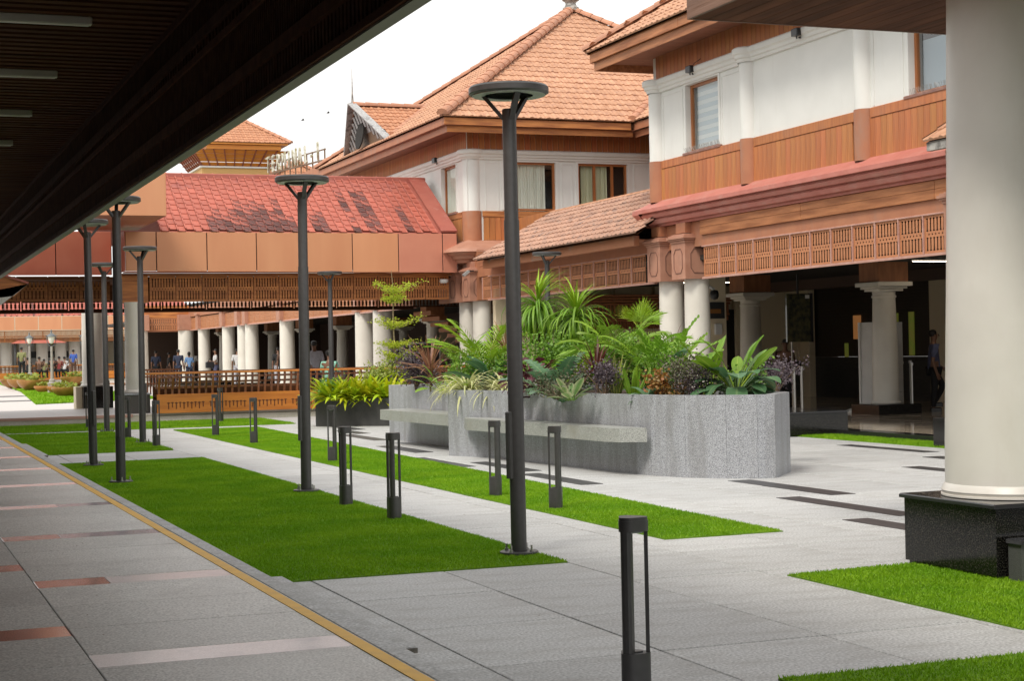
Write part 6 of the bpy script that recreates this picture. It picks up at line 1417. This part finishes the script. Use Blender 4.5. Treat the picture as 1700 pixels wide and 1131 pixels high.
# ================================================================== people
def skinned(name, verts, edges, radii, m, parent, root=0, lv=2, loc=(0, 0, 0)):
    me = bpy.data.meshes.new(name); me.from_pydata(verts, edges, []); me.materials.append(m)
    o = bpy.data.objects.new(name, me); COL.objects.link(o); o.parent = parent; o.location = loc
    md = o.modifiers.new('skin', 'SKIN'); md.use_smooth_shade = True
    for i, v in enumerate(me.skin_vertices[0].data):
        r_ = radii[i]; v.radius = r_ if isinstance(r_, tuple) else (r_, r_); v.use_root = (i == root)
    s = o.modifiers.new('sub', 'SUBSURF'); s.levels = lv; s.render_levels = lv
    return o
def person(label, loc, face, shirt, trousers, pose='stand', h=1.7, hair_long=False, fem=False, group=None, detail=1):
    """face: heading angle of the forward (+x) axis"""
    t = thing('person', label, 'person', loc, group, rot=face); k = h / 1.7; t.scale = (k, k, k)
    sw = .165 if fem else .185; z0 = 0
    # forward x, left y
    if pose == 'sit': hip = .50; fl_, fr_ = [(.40, .10, .50), (.42, .10, .06)], [(.40, -.10, .50), (.42, -.10, .06)]; lean = .02
    elif pose == 'walk': hip = .90; fl_, fr_ = [(.20, .09, .52), (-.02, .09, .12)], [(-.02, -.09, .47), (-.05, -.09, .05)]; lean = .0
    else: hip = .92; fl_, fr_ = [(.02, .10, .48), (-.01, .11, .05)], [(.03, -.10, .48), (.0, -.11, .05)]; lean = 0
    if pose == 'walk': fl_ = [(.21, .09, .54), (.02, .09, .16)]; 
    if pose == 'lean': lean = .16; 
    P = {'pel': (0, 0, hip), 'sp': (lean * .4, 0, hip + .20), 'ch': (lean, 0, hip + .40), 'nk': (lean * 1.2, 0, hip + .56), 'hd0': (lean * 1.3 + .01, 0, hip + .62), 'hd': (lean * 1.4 + .02, 0, hip + .70), 'top': (lean * 1.4 + .015, 0, hip + .765)}
    if pose == 'carry': aL = [(.05, .23, hip + .2), (.27, .14, hip + .22)]; aR = [(.05, -.23, hip + .2), (.27, -.14, hip + .22)]
    elif pose == 'walk': aL = [(.02, .22, hip + .18), (.22, .19, hip + .02)]; aR = [(-.08, -.22, hip + .17), (.0, -.24, hip - .08)]
    elif pose == 'lean': aL = [(lean + .1, .26, hip + .16), (lean + .3, .2, hip + .12)]; aR = [(lean + .05, -.26, hip + .18), (lean + .28, -.2, hip + .1)]
    elif pose == 'sit': aL = [(.05, .24, hip + .18), (.28, .16, hip + .08)]; aR = [(.05, -.24, hip + .18), (.28, -.16, hip + .08)]
    else: aL = [(-.02, .23, hip + .16), (.05, .25, hip - .10)]; aR = [(-.02, -.23, hip + .16), (.05, -.25, hip - .10)]
    shL = (lean, sw, hip + .47); shR = (lean, -sw, hip + .47); hL = (0, .09, hip - .04); hR = (0, -.09, hip - .04)
    def toe(p): return (p[0] + .15, p[1], p[2] - .02)
    V = [P['pel'], P['sp'], P['ch'], P['nk'], P['hd0'], P['hd'], P['top'], shL, aL[0], aL[1], shR, aR[0], aR[1], hL, fl_[0], fl_[1], hR, fr_[0], fr_[1], toe(fl_[1]), toe(fr_[1])]
    hdL = Vector(aL[1]) + (Vector(aL[1]) - Vector(aL[0])).normalized() * .09; hdR = Vector(aR[1]) + (Vector(aR[1]) - Vector(aR[0])).normalized() * .09
    V += [tuple(hdL), tuple(hdR)]
    Ed = [(0, 1), (1, 2), (2, 3), (3, 4), (4, 5), (5, 6), (2, 7), (7, 8), (8, 9), (2, 10), (10, 11), (11, 12), (0, 13), (13, 14), (14, 15), (0, 16), (16, 17), (17, 18), (15, 19), (18, 20), (9, 21), (12, 22)]
    Rr = [(.13, .10), (.115, .09), (.13, .10), .052, .062, (.088, .078), .045, .055, .040, .028, .055, .040, .028, .085, .055, .036, .085, .055, .036, .03, .03, (.034, .018), (.034, .018)]
    skinned('body', V, Ed, Rr, M_skin, t)
    # fingers
    for (w_, d_) in ((Vector(aL[1]), hdL), (Vector(aR[1]), hdR)):
        if detail < 2: continue
        d = (d_ - w_).normalized(); sd_ = Vector((1, 0, 0)) - d * d.x; sd_.normalize()
        for q in range(4):
            b = d_ + sd_ * (q - 1.5) * .016; part('finger', MB().tube([tuple(b - d * .01), tuple(b + d * .035), tuple(b + d * .062 + Vector((.01, 0, 0)))], [.008, .0075, .006], 6), M_skin, t, True, False)
        part('thumb', MB().tube([tuple(w_ + d * .03 + sd_ * .02), tuple(w_ + d * .06 + sd_ * .042), tuple(w_ + d * .09 + sd_ * .045)], [.010, .009, .007], 6), M_skin, t, True, False)
    # shirt
    mS, mT = shirt, trousers; lo_ = -.06
    Vs = [(0, 0, hip + lo_), (P['sp'][0], 0, P['sp'][2]), (P['ch'][0], 0, P['ch'][2] + .02), (P['nk'][0] - .005, 0, hip + .515), shL, tuple(lerp(Vector(shL), Vector(aL[0]), .85)), shR, tuple(lerp(Vector(shR), Vector(aR[0]), .85))]
    skinned('shirt', Vs, [(0, 1), (1, 2), (2, 3), (2, 4), (4, 5), (2, 6), (6, 7)], [(.152, .118), (.137, .112), (.152, .122), (.07, .065), (.078, .075), (.062, .06), (.078, .075), (.062, .06)], mS, t)
    Vt = [(0, 0, hip + .02), hL, fl_[0], tuple(Vector(fl_[1]) + Vector((0, 0, .03))), hR, fr_[0], tuple(Vector(fr_[1]) + Vector((0, 0, .03)))]
    skinned('trousers', Vt, [(0, 1), (1, 2), (2, 3), (0, 4), (4, 5), (5, 6)], [(.142, .115), .105, .075, .058, .105, .075, .058], mT, t)
    hx, hz = P['hd'][0], P['hd'][2]
    hm = MB().lathe([(.001, -.03 if not hair_long else -.16), (.07, -.03 if not hair_long else -.15), (.092, .0), (.098, .04), (.085, .085), (.05, .11), (.001, .118)], 16)
    o = part('hair', hm, M_hair, t, True, False); o.location = (hx - .030, 0, hz + .012); o.scale = (.93, .88, .92); o.rotation_euler = (0, R(-12), 0)
    part('nose', MB().tube([(hx + .085, 0, hz + .02), (hx + .105, 0, hz - .015), (hx + .085, 0, hz - .025)], [.008, .013, .008], 6), M_skin, t, True, False)
    for s_ in (-1, 1):
        part('ear', MB().tube([(hx - .005, s_ * .082, hz + .02), (hx - .012, s_ * .092, hz), (hx - .005, s_ * .082, hz - .022)], [.008, .012, .007], 6), M_skin, t, True, False)
        part('shoe', MB().bbox(-.07, .17, -.045, .045, -.05, .045, .02), M_shoe, t, world=False, loc=((fl_, fr_)[s_ < 0][1][0], (fl_, fr_)[s_ < 0][1][1], max(.05, (fl_, fr_)[s_ < 0][1][2] - .01)))
        if detail > 1: part('eye', MB().lathe([(.001, -.007), (.008, 0), (.001, .007)], 8, (hx + .084, s_ * .028, hz + .02)), M_hair, t, True, False)
    if detail > 1: part('mouth', MB().box(hx + .078, hx + .088, -.022, .022, hz - .052, hz - .046), mat('lips', (.16, .06, .05), .5), t, world=False)
    return t
C_ = lambda n, c: mat(n, c, .8, tuple(x * .8 for x in c), 12, bump=.1)
navy = C_('navy_cloth', (.02, .028, .06)); blue = C_('blue_shirt', (.16, .30, .55)); white_s = C_('white_shirt', (.62, .62, .62)); grey_l = C_('pale_grey_shirt', (.5, .5, .55)); mint = C_('mint_shirt', (.30, .62, .48)); black_c = C_('black_cloth', (.012, .012, .014))
olive = C_('olive_shirt', (.22, .22, .09)); maroon = C_('maroon_cloth', (.22, .03, .03)); bluegrey = C_('blue_grey_shirt', (.10, .11, .20)); brown_c = C_('brown_cloth', (.10, .05, .03)); rblue = C_('royal_blue_cloth', (.04, .10, .40))
face_r = math.atan2(_r.y, _r.x); away = PI / 2 - YAW
P = atZ(1552, 684, .1); person('man in blue-grey shirt and dark trousers walking right inside the dark hall', (P.x, P.y, .1), face_r, bluegrey, black_c, 'walk', 1.72, detail=2)
P = atY(1304, 600, 34); person('dark silhouetted person behind the counter left of the hanging display', (P.x, 34, .1), PI + .6, brown_c, black_c, 'stand', 1.58)
def pp(px_, Y, lab, f, s, tr, pose='stand', h=1.68, z=.2, **k): Q = atY(px_, 600, Y); return person(lab, (Q.x, Y, z), f, s, tr, pose, h, **k)
pp(296, 83.5, 'person in black top, back turned, leftmost of the dark pair under the bridge', away, navy, navy, h=1.72)
pp(303, 85, 'second person in black just behind the first of the dark pair', away, black_c, navy, h=1.70)
pp(314, 83.5, 'person in light blue shirt and long hair beside the dark pair', away + .4, blue, navy, h=1.60, hair_long=True, fem=True)
pp(259, 86, 'person in dark clothes half hidden left of a cream column', away, navy, black_c)
pp(281, 88, 'dark clothed person just right of a column left of the dark pair', 0, black_c, brown_c, h=1.6)
pp(321, 87, 'person in pale shirt right of the dark pair under the bridge', away, white_s, black_c)
pp(358, 79.5, 'man in white shirt carrying a black bag between two columns', PI, white_s, bluegrey, 'carry', 1.7)
pp(346, 84, 'dim person behind the man in white shirt', 0, black_c, black_c, h=1.7)
pp(394, 75, 'person in white sleeve half behind the bright twin columns', away, white_s, grey_l)
pp(462, 68, 'person in dark top deep in the colonnade left of the middle lamp post', away, black_c, grey_l)
pp(470, 66, 'companion beside the dark topped person deep in the colonnade', away, brown_c, black_c)
pp(524, 46.6, 'man in pale grey shirt leaning, back turned, right of the middle lamp post', away + .3, grey_l, navy, 'lean', 1.74)
pp(546, 42.1, 'man in mint green shirt seated on the railing bench, back turned', away - .3, mint, bluegrey, 'sit', 1.72, z=.36)
pp(657, 49, 'dark clothed person behind the sapling stem', PI, black_c, black_c, h=1.6)
pp(36, 106, 'standing person in olive shirt behind the distant railing', away, olive, black_c, h=1.9, z=.45)
pp(122, 107, 'standing person in royal blue beside the distant column', away, rblue, brown_c, h=1.7, z=.45, fem=True)
for pxx, m, lab, hh in ((46, black_c, 'seated person with dark hair right of the olive shirt', 1.7), (65, brown_c, 'seated person left of centre behind the distant railing', 1.75), (73, olive, 'small seated person in dull green behind the distant railing', 1.55), (87, black_c, 'person seated behind the nearest lantern post', 1.85),
                 (98, maroon, 'seated person in maroon behind the distant railing', 1.75), (107, white_s, 'seated person in white behind the distant railing', 1.72)):
    pp(pxx, 108.5, lab, away, m, black_c, 'sit', hh, z=.42, group='people seated behind the distant railing')
bag = thing('shoulder_bag', 'black bag held by the man in white shirt', 'bag', tuple(atY(350, 606, 79))); part('body', MB().bbox(-.25, .15, -.1, .1, -.15, .15, .04), M_blackp, bag, world=False); part('strap', MB().tube([(-.15, 0, .14), (-.05, 0, .3), (.08, 0, .14)], .015, 6), M_blackp, bag, True, False)

for (a, b, lab) in ((503, 199, 'tiny dark bird flying above the red roof'), (545, 187, 'second tiny bird flying higher right of the first')):
    P = atY(a, b, 60); t = thing('bird', lab, 'bird', tuple(P), 'birds in the sky'); t.scale = (.55, .55, .55)
    part('body', MB().lathe([(.001, -.16), (.03, -.08), (.045, 0), (.03, .08), (.001, .13)], 8), M_hair, t, True, False).rotation_euler = (0, R(80), 0)
    for s_ in (-1, 1): part('wing', MB().add([(-.05, 0, .01), (.05, 0, .01), (.0, s_ * .22, .07), (-.08, s_ * .20, .07)], [(0, 1, 2, 3)]), M_hair, t, world=False)
mb = MB()
for i in range(70):
    x_, y_ = random.uniform(3, 10), random.uniform(7.5, 20); q = random.uniform(.008, .02); a = random.uniform(0, 6.28)
    if i < 34: x_, y_ = random.uniform(1.0, 2.1), random.uniform(7.5, 16)
    z_ = .1535 if i < 34 else .004
    mb.add([(x_, y_, z_), (x_ + q * math.cos(a), y_ + q * math.sin(a), z_ + .002), (x_ + q * math.cos(a + .8) * 1.2, y_ + q * math.sin(a + .8) * 1.2, z_ + .004)], [(0, 1, 2)])
o = part('leaf_litter', mb, M_bark, None, kind='stuff'); tag(o, 'scattered dry leaf specks on the paving', 'leaf litter')
